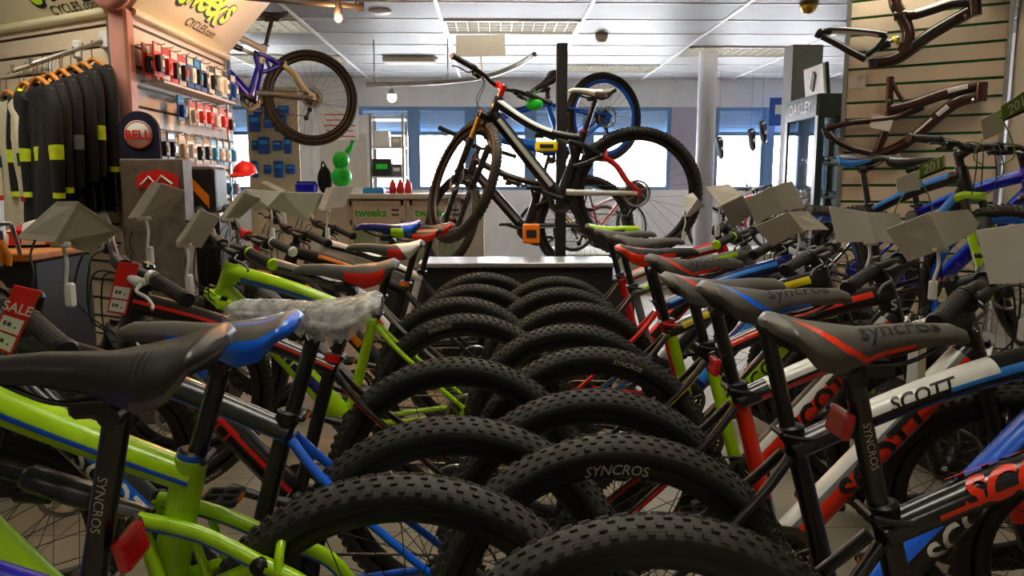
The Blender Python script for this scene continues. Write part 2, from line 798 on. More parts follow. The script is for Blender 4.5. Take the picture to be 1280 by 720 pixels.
def frame_mesh(key, s, g):
    def make():
        mb = MB()
        base = s['base']
        BB, RA, ST, HT, HB, ax, fw = g['BB'], g['RA'], g['ST'], g['HT'], g['HB'], g['AX'], g['FW']
        fs = s.get('kind') == 'fs'
        # main triangle
        ft = s.get('fat', 1.0)
        rt = lambda t: lerp(.0245, .0325, t) * ft
        rd = lambda t: lerp(.036, .033, t) * ft
        t0, t1 = ST + Vector((.0, 0, -.035)), HT - ax * .03
        bow = s.get('bow', .018)
        path = straight(t0, t1, 22)
        path = [p + Vector((0, 0, bow * sin(pi * i / 22))) for i, p in enumerate(path)]
        mb.tube(path, rt, 20, fn=bands(s.get('tt_base', base), s.get('tt', [])), ry=.92)
        d0, d1 = BB + Vector((.02, 0, .02)), HB + ax * .022
        mb.tube(straight(d0, d1, 26), rd, 20, fn=bands(s.get('dt_base', base), s.get('dt', [])), ry=1.12)
        rs = (lambda t: lerp(.040, .026, min(1, t * 1.2))) if fs else (lambda t: lerp(.019, .0185, t))
        mb.tube(straight(BB, ST, 12), rs, 16, fn=bands(s.get('st_base', base), s.get('st', [])))
        mb.tube([HB - ax * .006, HB, HT, HT + ax * .006], [.026, .030, .028, .024], 20, s.get('ht_col', base))
        mb.lathe([(0, -.040), (.024, -.040), (.024, .040), (0, .040)], 20, 'black_satin', Matrix.Translation(BB))
        if s.get('dt_text'):
            for q in s['dt_text']:
                tube_text(mb, d0, d1, lambda t: rd(t) * 1.03, *q)
        if s.get('tt_text'):
            for q in s['tt_text']:
                a = t0 + Vector((0, 0, bow * .9))
                b = t1 + Vector((0, 0, bow * .9))
                tube_text(mb, a, b, rt, *q)
        if s.get('ht_badge'):
            # round emblem on the head tube side and front
            for side in (-1, 1):
                def fm(x, y, side=side):
                    return (HB + HT) / 2 + ax * y + fw * (-side * x) + Vector((0, side * .0302, 0))
                mb.text('S', .03, s['ht_badge'], fm, .03, .2, .2)
        sc, cc = s.get('stay', base), s.get('chain_stay', s.get('stay', base))
        # gusset
        if not fs:
            for sd in (-1, 1):
                y1 = sd * .067
                mb.tube(catmull([BB + Vector((-.01, sd * .022, -.005)), BB + Vector((-.12, sd * .042, -.0)), Vector((-.33, sd * .066, R_at(g, .7))), RA + Vector((.03, y1, 0))], 5), lambda t: lerp(.0125, .0085, t), 10, fn=bands(cc, s.get('cs', [])))
                up = ST + Vector((-.008, 0, -.055))
                mb.tube(catmull([up + Vector((.0, sd * .016, .01)), up + Vector((-.07, sd * .037, -.07)), Vector((-.34, sd * .064, lerp(RA.z, up.z, .36))), RA + Vector((.005, y1, .025))], 6), lambda t: lerp(.0105, .0075, t), 10, fn=bands(sc, s.get('ss', [])))
                mb.prism([(-.025, -.018), (.03, -.014), (.03, .01), (.012, .035), (-.012, .032), (-.024, .01)], -.003, .003, cc, Matrix.Translation(RA + Vector((0, y1, 0))))
            b = (ST + Vector((-.078, 0, -.125)))
            mb.tube([b + Vector((0, -.036, 0)), b + Vector((0, .036, 0))], .007, 8, sc)
            mb.tube([BB + Vector((-.13, -.042, 0)), BB + Vector((-.13, .042, 0))], .008, 8, cc)
        else:
            pv = Vector((-.225, 0, .60))
            fr = Vector((-.035, 0, .675))
            lo = Vector((-.070, 0, .535))
            for sd in (-1, 1):
                y = sd * .036
                o = Vector((0, y, 0))
                rk = s.get('rocker', base)
                mb.tube(catmull([fr + o, fr.lerp(pv, .5) + o + Vector((0, 0, .012)), pv + o * 1.15], 4), .0115, 10, fn=bands(rk, [(0, 1, .3, .9, s.get('rk_acc', rk))]), ry=1.25)
                mb.tube(catmull([lo + o, lo.lerp(pv, .5) + o + Vector((0, 0, -.006)), pv + o * 1.15], 4), .011, 10, rk, ry=1.2)
                mb.tube([fr + o, lo + o], .012, 10, rk)
                mb.tube([fr.lerp(pv, .45) + o, lo.lerp(pv, .45) + o], .007, 8, rk)
                for q, r_ in ((pv, .015), (fr, .013), (lo, .013)):
                    mb.lathe([(0, -.007), (r_ * .7, -.007), (r_, -.003), (r_, .007), (0, .008)], 14, 'black_satin', Matrix.Translation(q + o * 1.3))
                    mb.lathe([(0, -.0085), (r_ * .4, -.0085), (r_ * .4, .0095), (0, .0095)], 6, 'dark_steel', Matrix.Translation(q + o * 1.3))
                y1 = sd * .067
                mb.tube(catmull([pv + o * 1.15, pv + Vector((-.09, sd * .052, -.05)), RA + Vector((.06, y1, .07)), RA + Vector((0, y1, .02))], 6), lambda t: lerp(.0125, .0095, t), 10, fn=bands(sc, [(0, .8, .35, 1, s.get('ss_acc', sc))]), ry=1.25)
                mb.tube(catmull([BB + Vector((-.03, sd * .03, .045)), BB + Vector((-.15, sd * .05, .045)), RA + Vector((.06, y1, .0)), RA + Vector((0, y1, 0))], 5), lambda t: lerp(.0145, .0095, t), 10, cc, ry=1.35)
                mb.prism([(-.025, -.018), (.03, -.014), (.03, .03), (-.012, .036), (-.024, .01)], -.004, .004, sc, Matrix.Translation(RA + Vector((0, y1, 0))))
            # arched seat stay bridge
            br = [pv + Vector((-.03, .05 * cos(a), .045 * sin(a) - .01)) for a in np.linspace(0, pi, 11)]
            mb.tube(br, .008, 8, sc, ref=(1, 0, 0))
        return mb.mesh('frame')
    return cached(('frame', key), make)


def R_at(g, t):
    return lerp(g['BB'].z, g['RA'].z, t)


def fork_mesh(key, s, g):
    def make():
        mb = MB()
        HB, ax, fw, FA = g['HB'], g['AX'], g['FW'], g['FA']
        col = s.get('fork', 'black_gloss')
        dn = -ax
        top = dn * .012
        for sd in (-1, 1):
            a = top + fw * .02 + Vector((0, sd * .064, 0))
            ln = (FA - HB - a).dot(dn)
            lo = a + dn * (ln * .36)
            end = a + dn * (ln + .012)
            mb.tube([lo, lo + dn * .012, lo + dn * .05, end - dn * .07, end], [.0205, .0225, .0215, .019, .0165], 14, fn=bands(col, s.get('fork_bands', [])))
            mb.box((end + fw * .01), (.035, .022, .045), col, bevel=.006)
        mb.box(top + fw * .012, (.055, .17, .04), col, bevel=.016, seg=2, rot=Matrix.Rotation(-math.atan2(ax.x, ax.z) * -1, 3, 'Y'))
        # arch
        ac = top + fw * .045 + dn * ((FA - HB - top).dot(dn) * .33)
        arch = [ac + Vector((0, .064 * cos(a), 0)) + ax * (.035 * sin(a)) for a in np.linspace(0, pi, 11)]
        mb.tube(arch, .011, 8, col, ref=(1, 0, 0))
        mb.tube([dn * .0, ax * .0 + dn * -.008], .027, 16, 'black_satin')
        return mb.mesh('fork')
    return cached(('fork', key), make)


def stanchion_mesh(key, s, g, sd):
    def make():
        mb = MB()
        HB, ax, fw, FA = g['HB'], g['AX'], g['FW'], g['FA']
        dn = -ax
        a = dn * .012 + fw * .02 + Vector((0, sd * .064, 0))
        ln = (FA - HB - a).dot(dn)
        mb.tube([a - dn * .018, a + dn * (ln * .37)], .0165, 14, s.get('stanchion', 'dark_steel'))
        mb.tube([a - dn * .03, a - dn * .012], .012, 10, s.get('knob', 'black_satin'))
        return mb.mesh('stanchion')
    return cached(('stanchion', key, sd), make)


BARW = .355


def bar_pts(g, hb):
    b = g['BAR'] - hb
    pts = []
    for y, dx, dz in ((-BARW, -.045, .022), (-.2, -.022, .024), (-.11, -.006, .018), (-.05, 0, 0), (.05, 0, 0), (.11, -.006, .018), (.2, -.022, .024), (BARW, -.045, .022)):
        pts.append(b + Vector((dx, y, dz)))
    return pts


def bar_mesh(g, col):
    def make():
        mb = MB()
        mb.tube(catmull(bar_pts(g, g['HB']), 5), lambda t: .0115 + .0042 * max(0, 1 - abs(t - .5) * 9), 12, col, ref=(1, 0, 0))
        return mb.mesh('handlebar')
    return cached(('bar', col, g['key']), make)


def stem_mesh(g, col):
    def make():
        mb = MB()
        ax, fw = g['AX'], g['FW']
        st = g['STEM'] - g['HB']
        b = g['BAR'] - g['HB']
        mb.tube([g['HT'] - g['HB'] - ax * .002, st + ax * .02], .0185, 14, col)
        mb.tube([st + ax * .02, st + ax * .027], [.018, .013], 14, 'black_gloss')
        mb.tube([st, st.lerp(b, .8)], [.02, .0165], 12, col)
        mb.tube([b + Vector((0, -.026, 0)), b + Vector((0, .026, 0))], .021, 14, col, ref=(1, 0, 0))
        return mb.mesh('stem')
    return cached(('stem', col, g['key']), make)


def grip_mesh(g, sd, col, cap):
    def make():
        mb = MB()
        p = bar_pts(g, g['HB'])
        a, b = (p[-1], p[-2]) if sd > 0 else (p[0], p[1])
        d = (b - a).normalized()
        L = .135
        pts, rr = [], []
        for i in range(28):
            pts.append(a + d * (L * i / 27))
            rr.append(.0165 + (.0011 if i % 2 else -.0006) + (.003 if i < 2 else 0))
        mb.tube(pts, rr, 14, col, ref=(1, 0, 0), smooth=False)
        mb.tube([a + d * .002, a - d * .006], [.0205, .0175], 14, cap, ref=(1, 0, 0))
        mb.tube([a + d * L, a + d * (L + .012)], .0185, 14, cap, ref=(1, 0, 0))
        return mb.mesh('grip')
    return cached(('grip', sd, col, cap, g['key']), make)


def lever_mesh(g, sd, col, shifter=True):
    def make():
        mb = MB()
        p = bar_pts(g, g['HB'])
        a, b = (p[-1], p[-2]) if sd > 0 else (p[0], p[1])
        d = (b - a).normalized()
        q = a + d * .165
        f = Vector((.92, 0, -.38)).normalized()
        mb.tube([q - d * .009, q + d * .009], .018, 12, col, ref=(1, 0, 0))
        mb.tube([q + f * .018, q + f * .03 + d * .01, q + f * .032 + d * .07], [.009, .013, .011], 10, col, ref=(0, 0, 1))
        mb.tube(catmull([q + f * .03, q + f * .052 - d * .02, q + f * .050 - d * .07, q + f * .058 - d * .115, q + f * .066 - d * .125], 4), [.006] * 3 + [.0055] * 14, 8, s_lever(col), ref=(0, 0, 1), ry=.7)
        if shifter:
            c = q + d * .03 + Vector((.012, 0, -.026))
            mb.tube([c - d * .02, c + d * .02], .016, 10, 'black_satin', ref=(1, 0, 0))
            mb.tube([c, c + Vector((-.03, 0, -.012)) - d * .025], .006, 8, 'dark_steel', ref=(0, 0, 1))
        return mb.mesh('brake_lever')
    return cached(('lever', sd, col, g['key']), make)


def s_lever(col):
    return 'black_gloss' if col == 'black_satin' else col


def cable_mesh(g, sd):
    def make():
        mb = MB()
        p = bar_pts(g, g['HB'])
        a, b = (p[-1], p[-2]) if sd > 0 else (p[0], p[1])
        d = (b - a).normalized()
        q = a + d * .235
        for k in range(2):
            s0 = q + Vector((.03 - .02 * k, 0, -.012 - .012 * k))
            mid = Vector((g['BAR'].x - g['HB'].x + .10 - .03 * k, sd * .07, .09 - .06 * k))
            e = Vector((.035 - .05 * k, -sd * (.034 + .006 * k), .02 - .03 * k))
            mb.tube(catmull([s0, s0 + d * .06 + Vector((.05, 0, -.005)), mid, e], 7), .0023, 6, 'black_matt', caps=False)
        return mb.mesh('cable')
    return cached(('cable', sd, g['key']), make)


def post_mesh(key, g, col, text, collar):
    def make():
        mb = MB()
        ST, SA = g['ST'], g['SAD']
        top = SA + Vector((-.004, 0, -.075))
        a = ST - Vector((0, 0, .02))
        mb.tube([a, top], .0152, 16, col)
        mb.tube([top + Vector((0, -.022, .0)), top + Vector((0, .022, 0))], .013, 10, 'black_satin', ref=(1, 0, 0))
        if text:
            def rf(t):
                return .0152
            up = (top - a)
            T = up.normalized()
            for side in (-1, 1):
                def fm(x, y, side=side):
                    al = y / .0155
                    dirx = Vector((T.z, 0, -T.x))
                    return a + T * (up.length * .55 - x) + Vector((0, side, 0)) * .0158 * cos(al) + dirx * (-side) * -.0158 * sin(al) * -1
                mb.text(text, .0115, 'card', fm, .0, 0, .2)
        return mb.mesh('seatpost')
    return cached(('post', key, col, text, g['key']), make)


def collar_mesh(g, col):
    def make():
        mb = MB()
        ST = g['ST']
        d = (g['SAD'] - ST).normalized()
        mb.tube([ST - d * .012, ST + d * .010], .0235, 18, col)
        mb.tube([ST + d * .010, ST + d * .014], [.0225, .017], 18, 'black_satin')
        mb.tube([ST + Vector((-.026, -.024, 0)), ST + Vector((-.026, .024, 0))], .006, 8, 'dark_steel', ref=(1, 0, 0))
        mb.tube([ST + Vector((-.026, -.026, 0)), ST + Vector((.0, -.036, -.004)), ST + Vector((.03, -.034, -.006))], .005, 8, col)
        return mb.mesh('seat_clamp')
    return cached(('collar', col, g['key']), make)


CR_A = rad(200)


def crank_mesh(col, ring):
    def make():
        mb = MB()
        gear(mb, .076, 36, -.048, .003, 'chain_steel', .060)
        gear(mb, .060, 26, -.040, .003, 'dark_steel', .046)
        for k in range(4):
            a = CR_A + k * pi / 2
            mb.tube([(.014 * cos(a), -.052, .014 * sin(a)), (.066 * cos(a), -.050, .066 * sin(a))], .0075, 6, col)
        for sd in (-1, 1):
            a = CR_A if sd < 0 else CR_A + pi
            mb.tube([(0, sd * .056, 0), (.085 * cos(a), sd * .068, .085 * sin(a)), (.17 * cos(a), sd * .073, .17 * sin(a))], [.019, .0125, .0145], 12, col, ry=1.0)
            mb.lathe([(0, -.012), (.017, -.012), (.017, .012), (0, .012)], 14, col, Matrix.Translation((0, sd * .06, 0)))
        mb.lathe([(0, -.062), (.011, -.062), (.011, .062), (0, .062)], 12, 'dark_steel')
        return mb.mesh('crankset')
    return cached(('crank', col), make)


def pedal_mesh(sd):
    def make():
        mb = MB()
        a = CR_A if sd < 0 else CR_A + pi
        c = Vector((.17 * cos(a), sd * .135, .17 * sin(a)))
        for dx in (-.042, .042):
            mb.box(c + Vector((dx, 0, 0)), (.012, .09, .018), 'black_matt', bevel=.003)
        for dy in (-.042, 0, .042):
            mb.box(c + Vector((0, dy, 0)), (.09, .014, .018), 'black_matt', bevel=.003)
        mb.tube([c + Vector((0, -sd * .065, 0)), c + Vector((0, sd * .045, 0))], .008, 8, 'dark_steel', ref=(1, 0, 0))
        for dx in (-.049, .049):
            mb.box(c + Vector((dx, 0, 0)), (.002, .05, .012), 'orange_lens')
        return mb.mesh('pedal')
    return cached(('pedal', sd), make)


def chain_mesh(g):
    def make():
        mb = MB()
        bb, ra = g['BB'], g['RA']
        y0, y1 = -.048, -.032
        r0, r1 = .077, .05
        pts = []
        for a in np.linspace(-pi / 2, pi / 2, 10):
            pts.append(bb + Vector((r0 * cos(a), y0, r0 * sin(a))))
        for a in np.linspace(pi / 2, 1.35 * pi, 8):
            pts.append(ra + Vector((r1 * cos(a), y1, r1 * sin(a))))
        pts.append(ra + Vector((.005, y1 - .01, -.085)))
        pts.append(ra + Vector((.04, y1 - .01, -.135)))
        pts.append(pts[0])
        mb.tube(pts, .0035, 6, 'chain_steel', caps=False)
        return mb.mesh('chain')
    return cached(('chain', g['key']), make)


def mech_mesh(g):
    def make():
        mb = MB()
        ra = g['RA']
        y = -.075
        p1, p2 = ra + Vector((.005, -.042, -.085)), ra + Vector((.035, -.042, -.150))
        mb.tube([ra + Vector((0, -.07, -.012)), ra + Vector((-.02, y - .01, -.045)), p1 + Vector((0, -.03, .01))], [.009, .015, .012], 10, 'black_satin')
        for p in (p1, p2):
            mb.lathe([(0, -.004), (.019, -.004), (.019, .004), (0, .004)], 14, 'black_matt', Matrix.Translation(p))
        for s in (-1, 1):
            mb.tube([p1 + Vector((0, s * .008, 0)), p2 + Vector((0, s * .008, 0))], .009, 8, 'dark_steel', ry=1)
        mb.tube(catmull([ra + Vector((-.01, y, -.02)), ra + Vector((-.09, y, -.02)), ra + Vector((-.06, y + .005, .05)), ra + Vector((.03, -.066, .02))], 5), .0023, 5, 'black_matt')
        return mb.mesh('rear_derailleur')
    return cached(('mech', g['key']), make)


def reflector_mesh(g, m, front=False, rise=0.0):
    def make():
        mb = MB()
        if front:
            c = g['BAR'] - g['HB'] + Vector((.03, .06, -.01))
            mb.box(c, (.012, .06, .042), m, bevel=.006, seg=2)
            mb.tube([c, c + Vector((-.03, 0, .012))], .005, 6, 'black_matt')
        else:
            c = g['ST'] + Vector((-.055, 0, .05)) + (g['SAD'] - g['ST']) * rise
            mb.box(c, (.014, .058, .040), m, bevel=.006, seg=2, rot=Matrix.Rotation(.2, 3, 'Y'))
            mb.box(c + Vector((.008, 0, 0)), (.008, .052, .034), 'black_matt', bevel=.003)
            mb.tube([c, c + Vector((.05, 0, 0))], .006, 8, 'black_matt')
        return mb.mesh('reflector')
    return cached(('refl', m, front, rise, g['key']), make)


def shock_mesh(g):
    def make():
        mb = MB()
        a, b = Vector((-.04, 0, .665)), Vector((.19, 0, .745))
        d = (b - a).normalized()
        mb.tube([a, a + d * .02], .012, 10, 'black_satin')
        mb.tube([a + d * .01, a + d * .11], .0125, 12, 'steel')
        mb.tube([a + d * .095, a + d * .1, a + d * .2, a + d * .21], [.02, .023, .023, .016], 16, 'gunmetal')
        mb.tube([a + d * .2, b], .012, 10, 'black_satin')
        mb.tube([a + d * .17 + Vector((0, 0, -.02)), a + d * .225 + Vector((0, 0, -.035))], .014, 10, 'black_satin')
        return mb.mesh('shock')
    return cached('shock', make)


N_BIKE = [0]


def make_bike(s, rear_axle, heading, label, group, steer=0.0, lean=0.0, category='bicycle', pitch=0.0, g=None):
    """rear_axle: world point under the rear axle on which the tyre stands; heading: angle of +X about Z (degrees)"""
    g = g or geo(s.get('R', .365), 'ht', s.get('up', 0.0), s.get('hup', 0.0), s.get('sad_dz', 0.0))
    key = s['name']
    R = g['R']
    Mx = Matrix.Rotation(rad(heading), 4, 'Z') @ Matrix.Rotation(rad(lean), 4, 'X') @ Matrix.Rotation(rad(pitch), 4, 'Y')
    off = Mx @ Vector((g['RA'].x, 0, 0))
    root = empty('bicycle')
    root.matrix_world = Matrix.Translation(Vector(rear_axle) - off) @ Mx
    tag(root, label, category, group)
    # frame
    fr = link('frame', frame_mesh(key, s, g), root)
    if s.get('kind') == 'fs':
        link('shock', shock_mesh(g), fr)
    # steering
    SM = Matrix.Translation(g['HB']) @ Matrix.Rotation(rad(steer), 4, g['AX'])

    def sl(name, me, par, off=None):
        o = link(name, me, par)
        if par is root:
            o.matrix_basis = SM if off is None else SM @ Matrix.Translation(off)
        return o
    if s.get('front', True):
        fk = sl('fork', fork_mesh((s.get('fork', 'black_gloss'), str(s.get('fork_bands', '')), g['key']), s, g), root)
        for sd in (-1, 1):
            sl('stanchion', stanchion_mesh((s.get('stanchion', 'dark_steel'), s.get('knob', ''), g['key']), s, g, sd), fk)
        fwl = sl('front_wheel', rim_mesh(R, s.get('rim', 'black_satin'), s.get('rim_text')), root, g['FA'] - g['HB'])
        link('tyre', tyre_mesh(R, s.get('tyre_text')), fwl)
        link('spokes', spokes_mesh(R), fwl)
        ro = link('disc_rotor', rotor_mesh(), fwl, (0, .045, 0))
        hb = sl('handlebar', bar_mesh(g, s.get('bar', 'black_satin')), root)
        link('stem', stem_mesh(g, s.get('stem', 'black_satin')), hb)
        for sd in (-1, 1):
            link('grip', grip_mesh(g, sd, s.get('grip', 'grip_rubber'), s.get('grip_cap', 'black_satin')), hb)
            link('brake_lever', lever_mesh(g, sd, s.get('lever', 'black_satin')), hb)
            link('cable', cable_mesh(g, sd), hb)
        if s.get('front_reflector'):
            link('reflector', reflector_mesh(g, 'clear_lens', True), hb)
    rw = link('rear_wheel', rim_mesh(R, s.get('rim', 'black_satin'), s.get('rim_text')), root, g['RA'])
    link('tyre', tyre_mesh(R, s.get('tyre_text')), rw)
    link('spokes', spokes_mesh(R), rw)
    link('cassette', cassette_mesh(), rw)
    link('disc_rotor', rotor_mesh(), rw, (0, .05, 0))
    sd_ = link('saddle', saddle_mesh(s['saddle'], s.get('saddle_text')), root, g['SAD'])
    sd_.rotation_euler = (0, rad(s.get('sad_tilt', 0)), 0)
    link('saddle_rails', rails_mesh(), sd_)
    if s.get('film'):
        link('plastic_wrap', film_mesh(), sd_)
    po = link('seatpost', post_mesh(key, g, s.get('post', 'black_gloss'), s.get('post_text'), 0), root)
    link('seat_clamp', collar_mesh(g, s.get('collar', 'black_satin')), po)
    ck = link('crankset', crank_mesh(s.get('crank', 'black_satin'), 0), root, g['BB'])
    for sd in (-1, 1):
        link('pedal', pedal_mesh(sd), ck)
    link('chain', chain_mesh(g), root)
    link('rear_derailleur', mech_mesh(g), root)
    if s.get('reflector'):
        link('rear_reflector', reflector_mesh(g, 'red_lens', False, s.get('refl_rise', 0.0)), root)
    return root
# ================================================================== shop shell
def wall_mat(name, rgb, rough=.7, scale=6, var=.04):
    return mat(name, rgb, rough, var=var, scale=scale, bump=.05)


wall_mat('wall_white', (.91, .91, .91))
wall_mat('wall_lilac', (.66, .64, .70))
wall_mat('wall_cream', (.80, .77, .70))
wall_mat('plank_grey', (.56, .555, .55), .5, 3, .05)
mat('grid_white', (.95, .95, .95), .4, var=.02)
mat('frame_blue', (.42, .56, .72), .4, var=.03)
mat('shutter', (.74, .81, .86), .45, var=.05)
mat('slat_cream', (.86, .79, .68), .55, var=.04, scale=8)
mat('slat_white', (.86, .84, .80), .55, var=.04, scale=8)
mat('groove_green', (.10, .50, .25), .5)
mat('groove_dark', (.28, .22, .15), .6)
mat('aluminium', (.72, .72, .70), .35, metal=.9)
mat('wood_hanger', (.78, .50, .20), .45, var=.15)
mat('cloth_black', (.035, .035, .04), .85, var=.3, scale=60)
mat('cloth_neon', (.82, .93, .10), .8)
mat('cloth_blue', (.08, .42, .72), .8)
mat('cloth_cream', (.84, .80, .68), .85)
mat('cloth_green', (.03, .30, .18), .85)
mat('cloth_grey', (.50, .50, .50), .85)
mat('cloth_red', (.75, .07, .08), .8)
mat('cloth_orange', (.88, .55, .12), .8)
mat('cloth_navy', (.07, .07, .2), .85)
mat('coral_paint', (.80, .56, .50), .5, var=.12, scale=9)
mat('sign_cream', (.86, .83, .68), .5, var=.03, scale=5)
mat('neon_green', (.75, .95, .08), .45, var=.04)
mat('wood_grain', (.42, .38, .33), .6, var=.35, scale=14)
mat('box_white', (.90, .89, .86), .5, var=.03)
mat('box_blue', (.10, .30, .62), .5, var=.06)
mat('box_cyan', (.20, .60, .85), .5, var=.06)
mat('box_red', (.85, .16, .10), .5, var=.06)
mat('box_black', (.07, .07, .08), .5, var=.06)
mat('steel_platform', (.60, .60, .60), .35, metal=.4)
mat('pegboard', (.78, .70, .56), .7, var=.05)
mat('counter_white', (.82, .83, .78), .45, var=.03)
mat('counter_glass_green', (.58, .68, .58), .35, var=.08)
mat('lens_dark', (.05, .05, .06), .1, coat=.8)
mat('column_white', (.82, .83, .87), .6, var=.03)
mat('grey_box', (.60, .60, .59), .6, var=.05)


def floor_mat():
    m = mat('floor_beige', (.60, .55, .46), .55, var=0)
    n, L = m.node_tree.nodes, m.node_tree.links
    b = n['Principled BSDF']
    tc = n.new('ShaderNodeTexCoord')
    br = n.new('ShaderNodeTexBrick')
    br.offset = 0
    br.inputs['Scale'].default_value = 1
    br.inputs['Brick Width'].default_value = .5
    br.inputs['Row Height'].default_value = .5
    br.inputs['Mortar Size'].default_value = .004
    br.inputs['Color1'].default_value = lin((.62, .57, .48)) + (1,)
    br.inputs['Color2'].default_value = lin((.58, .54, .46)) + (1,)
    br.inputs['Mortar'].default_value = lin((.40, .37, .32)) + (1,)
    L.new(tc.outputs['Object'], br.inputs['Vector'])
    nz = n.new('ShaderNodeTexNoise')
    nz.inputs['Scale'].default_value = 180
    mx = n.new('ShaderNodeMix')
    mx.data_type = 'RGBA'
    mx.blend_type = 'MULTIPLY'
    mx.inputs[0].default_value = .4
    L.new(tc.outputs['Object'], nz.inputs['Vector'])
    L.new(br.outputs['Color'], mx.inputs[6])
    L.new(nz.outputs['Color'], mx.inputs[7])
    L.new(mx.outputs[2], b.inputs['Base Color'])


floor_mat()
CEIL = 2.58
XL, XR, YB, YF = -5.0, 4.8, 10.3, -3.0
struct('floor', MB().box(((XL + XR) / 2, (YB + YF) / 2, -.05), (XR - XL + .4, YB - YF + .4, .1), 'floor_beige'))
cb = MB()
x0g, y0g = -.44, 6.04
FIX = {(-1, 1): 1, (-3, 1): 1, (-3, 4): 1, (1, 3): 1, (0, 5): 1}      # dummy keys, filled below
# fixtures: cell column (x = -.44 + 1.2 i) and row (y = 6.04 + .6 k)
FIX = [(0, 1, 'far'), (-2, 1, 'far'), (-2, 4, 'far'), (2, 3, 'far'), (1, 5, 'far'), (-2, -3, 'mid'), (0, -3, 'mid'), (2, -3, 'mid'), (0, -6, 'near'), (-2, -5, 'near'), (2, -5, 'near'), (0, -9, 'near'), (-2, -13, 'near'), (0, -13, 'near'), (2, -13, 'near'), (3, -7, 'near'), (-3, -7, 'near')]  # mid ones and those behind the camera are added as fill light
cells = {(i, k) for i, k, _ in FIX}
for i in range(-5, 6):
    for k in range(-16, 8):
        xa, xb, ya, yb = x0g + 1.2 * i, x0g + 1.2 * (i + 1), y0g + .6 * k, y0g + .6 * (k + 1)
        xa, xb, ya, yb = max(xa, XL), min(xb, XR), max(ya, YF), min(yb, YB)
        if xb - xa < .01 or yb - ya < .01 or (i, k) in cells:
            continue
        cb.add([(xa, ya, CEIL), (xb, ya, CEIL), (xb, yb, CEIL), (xa, yb, CEIL)], [[0, 1, 2, 3][::-1]], 'plank_grey')
cb.box(((XL + XR) / 2, (YB + YF) / 2, CEIL + .25), (XR - XL + .4, YB - YF + .4, .1), 'plank_grey')
for i in range(-3, 6):
    x = x0g + 1.2 * i
    if XL < x < XR:
        cb.box((x, (YB + YF) / 2, CEIL - .002), (.030, YB - YF, .012), 'grid_white')
for k in range(-14, 8):
    y = y0g + .6 * k
    cb.box(((XL + XR) / 2, y, CEIL - .001), (XR - XL, .018, .010), 'grid_white')
struct('ceiling', cb)


def lamp_mat(name, strength):
    return mat(name, (1, .98, .93), .5, var=0, emit=(1, .965, .89), estr=strength)


lamp_mat('tube_far', LAMP_FAR)
lamp_mat('tube_near', LAMP_NEAR)
lamp_mat('tube_mid', LAMP_MID_ADDED)
mat('louvre', (.62, .62, .60), .3, var=.02)
FIX_LAB = {(0, 1): 'louvred ceiling light straight above the middle display bikes', (-2, 1): 'louvred ceiling light right of the angled lit shop sign',
           (-2, 4): 'louvred ceiling light above the hanging blue and white bike', (2, 3): 'long louvred ceiling light nearest the tall dark cabinet',
           (1, 5): 'faraway louvred ceiling light right of the middle black post'}
for i, k, kd in FIX:
    xa, ya = x0g + 1.2 * i + .015, y0g + .6 * k + .012
    t = empty('ceiling_light', (xa + .585, ya + .288, CEIL))
    tag(t, FIX_LAB.get((i, k), 'unseen louvred ceiling light outside the picture, added to light the shop'), 'ceiling light', 'louvred ceiling lights')
    m = MB()
    hw, hd = .585, .288
    for sx in (-1, 1):
        m.box((sx * (hw - .01), 0, .03), (.02, hd * 2, .09), 'louvre')
        m.box((0, sx * (hd - .01), .03), (hw * 2, .02, .09), 'louvre')
    m.build('housing', t)
    m = MB()
    for q in range(1, 12):
        m.box((-hw + 2 * hw * q / 12, 0, .028), (.008, hd * 2 - .04, .055), 'louvre')
    for q in range(1, 5):
        m.box((0, -hd + 2 * hd * q / 5, .028), (hw * 2 - .04, .008, .055), 'louvre')
    m.build('louvre', t)
    MB().box((0, 0, .072), (hw * 2 - .03, hd * 2 - .03, .01), 'tube_' + kd).build('diffuser', t)

# ---- walls
WZ0, WZ1 = 1.12, 2.22
WINS = [(-3.62, -2.75), (-1.80, -1.10), (-1.04, -.34), (-.28, .46), (.52, 1.24), (1.30, 2.38), (2.98, 3.66), (3.74, 4.5)]
m = MB()
m.box(((XL + XR) / 2, YB + .1, WZ0 / 2), (XR - XL, .2, WZ0), 'wall_white')
m.box(((XL + XR) / 2, YB + .1, (WZ1 + CEIL + .2) / 2), (XR - XL, .2, CEIL + .2 - WZ1), 'wall_white')
edges = [XL] + [q for wn in WINS for q in wn] + [XR]
for a, b in zip(edges[0::2], edges[1::2]):
    m.box(((a + b) / 2, YB + .1, (WZ0 + WZ1) / 2), (b - a, .2, WZ1 - WZ0), 'frame_blue' if b - a < .1 else ('wall_lilac' if a > 2 and b < 3 else 'wall_white'))
struct('wall_back', m)
for n_, (a, b) in enumerate(WINS):
    m = MB()
    for x in (a + .025, b - .025):
        m.box((x, YB + .05, (WZ0 + WZ1) / 2), (.05, .07, WZ1 - WZ0), 'frame_blue')
    for z in (WZ0 + .025, WZ1 - .025, 1.87):
        m.box(((a + b) / 2, YB + .05, z), (b - a - .1, .06, .05), 'frame_blue')
    wo = struct('window_%d' % (n_ + 1), m)
    pn = MB().box(((a + b) / 2, YB + .06, (WZ0 + WZ1) / 2), (b - a - .1, .006, WZ1 - WZ0 - .1), 'window_glass').build('pane', wo)
    m = MB()
    for q in range(7):
        m.box(((a + b) / 2, YB + .16, WZ1 - .03 - .05 * q), (b - a + .02, .02, .051), 'shutter', bevel=.006)
    so = m.build('roller_shutter', wo)
struct('wall_left', MB().box((XL - .1, (YB + YF) / 2, CEIL / 2 + .1), (.2, YB - YF + .4, CEIL + .2), 'wall_white'))
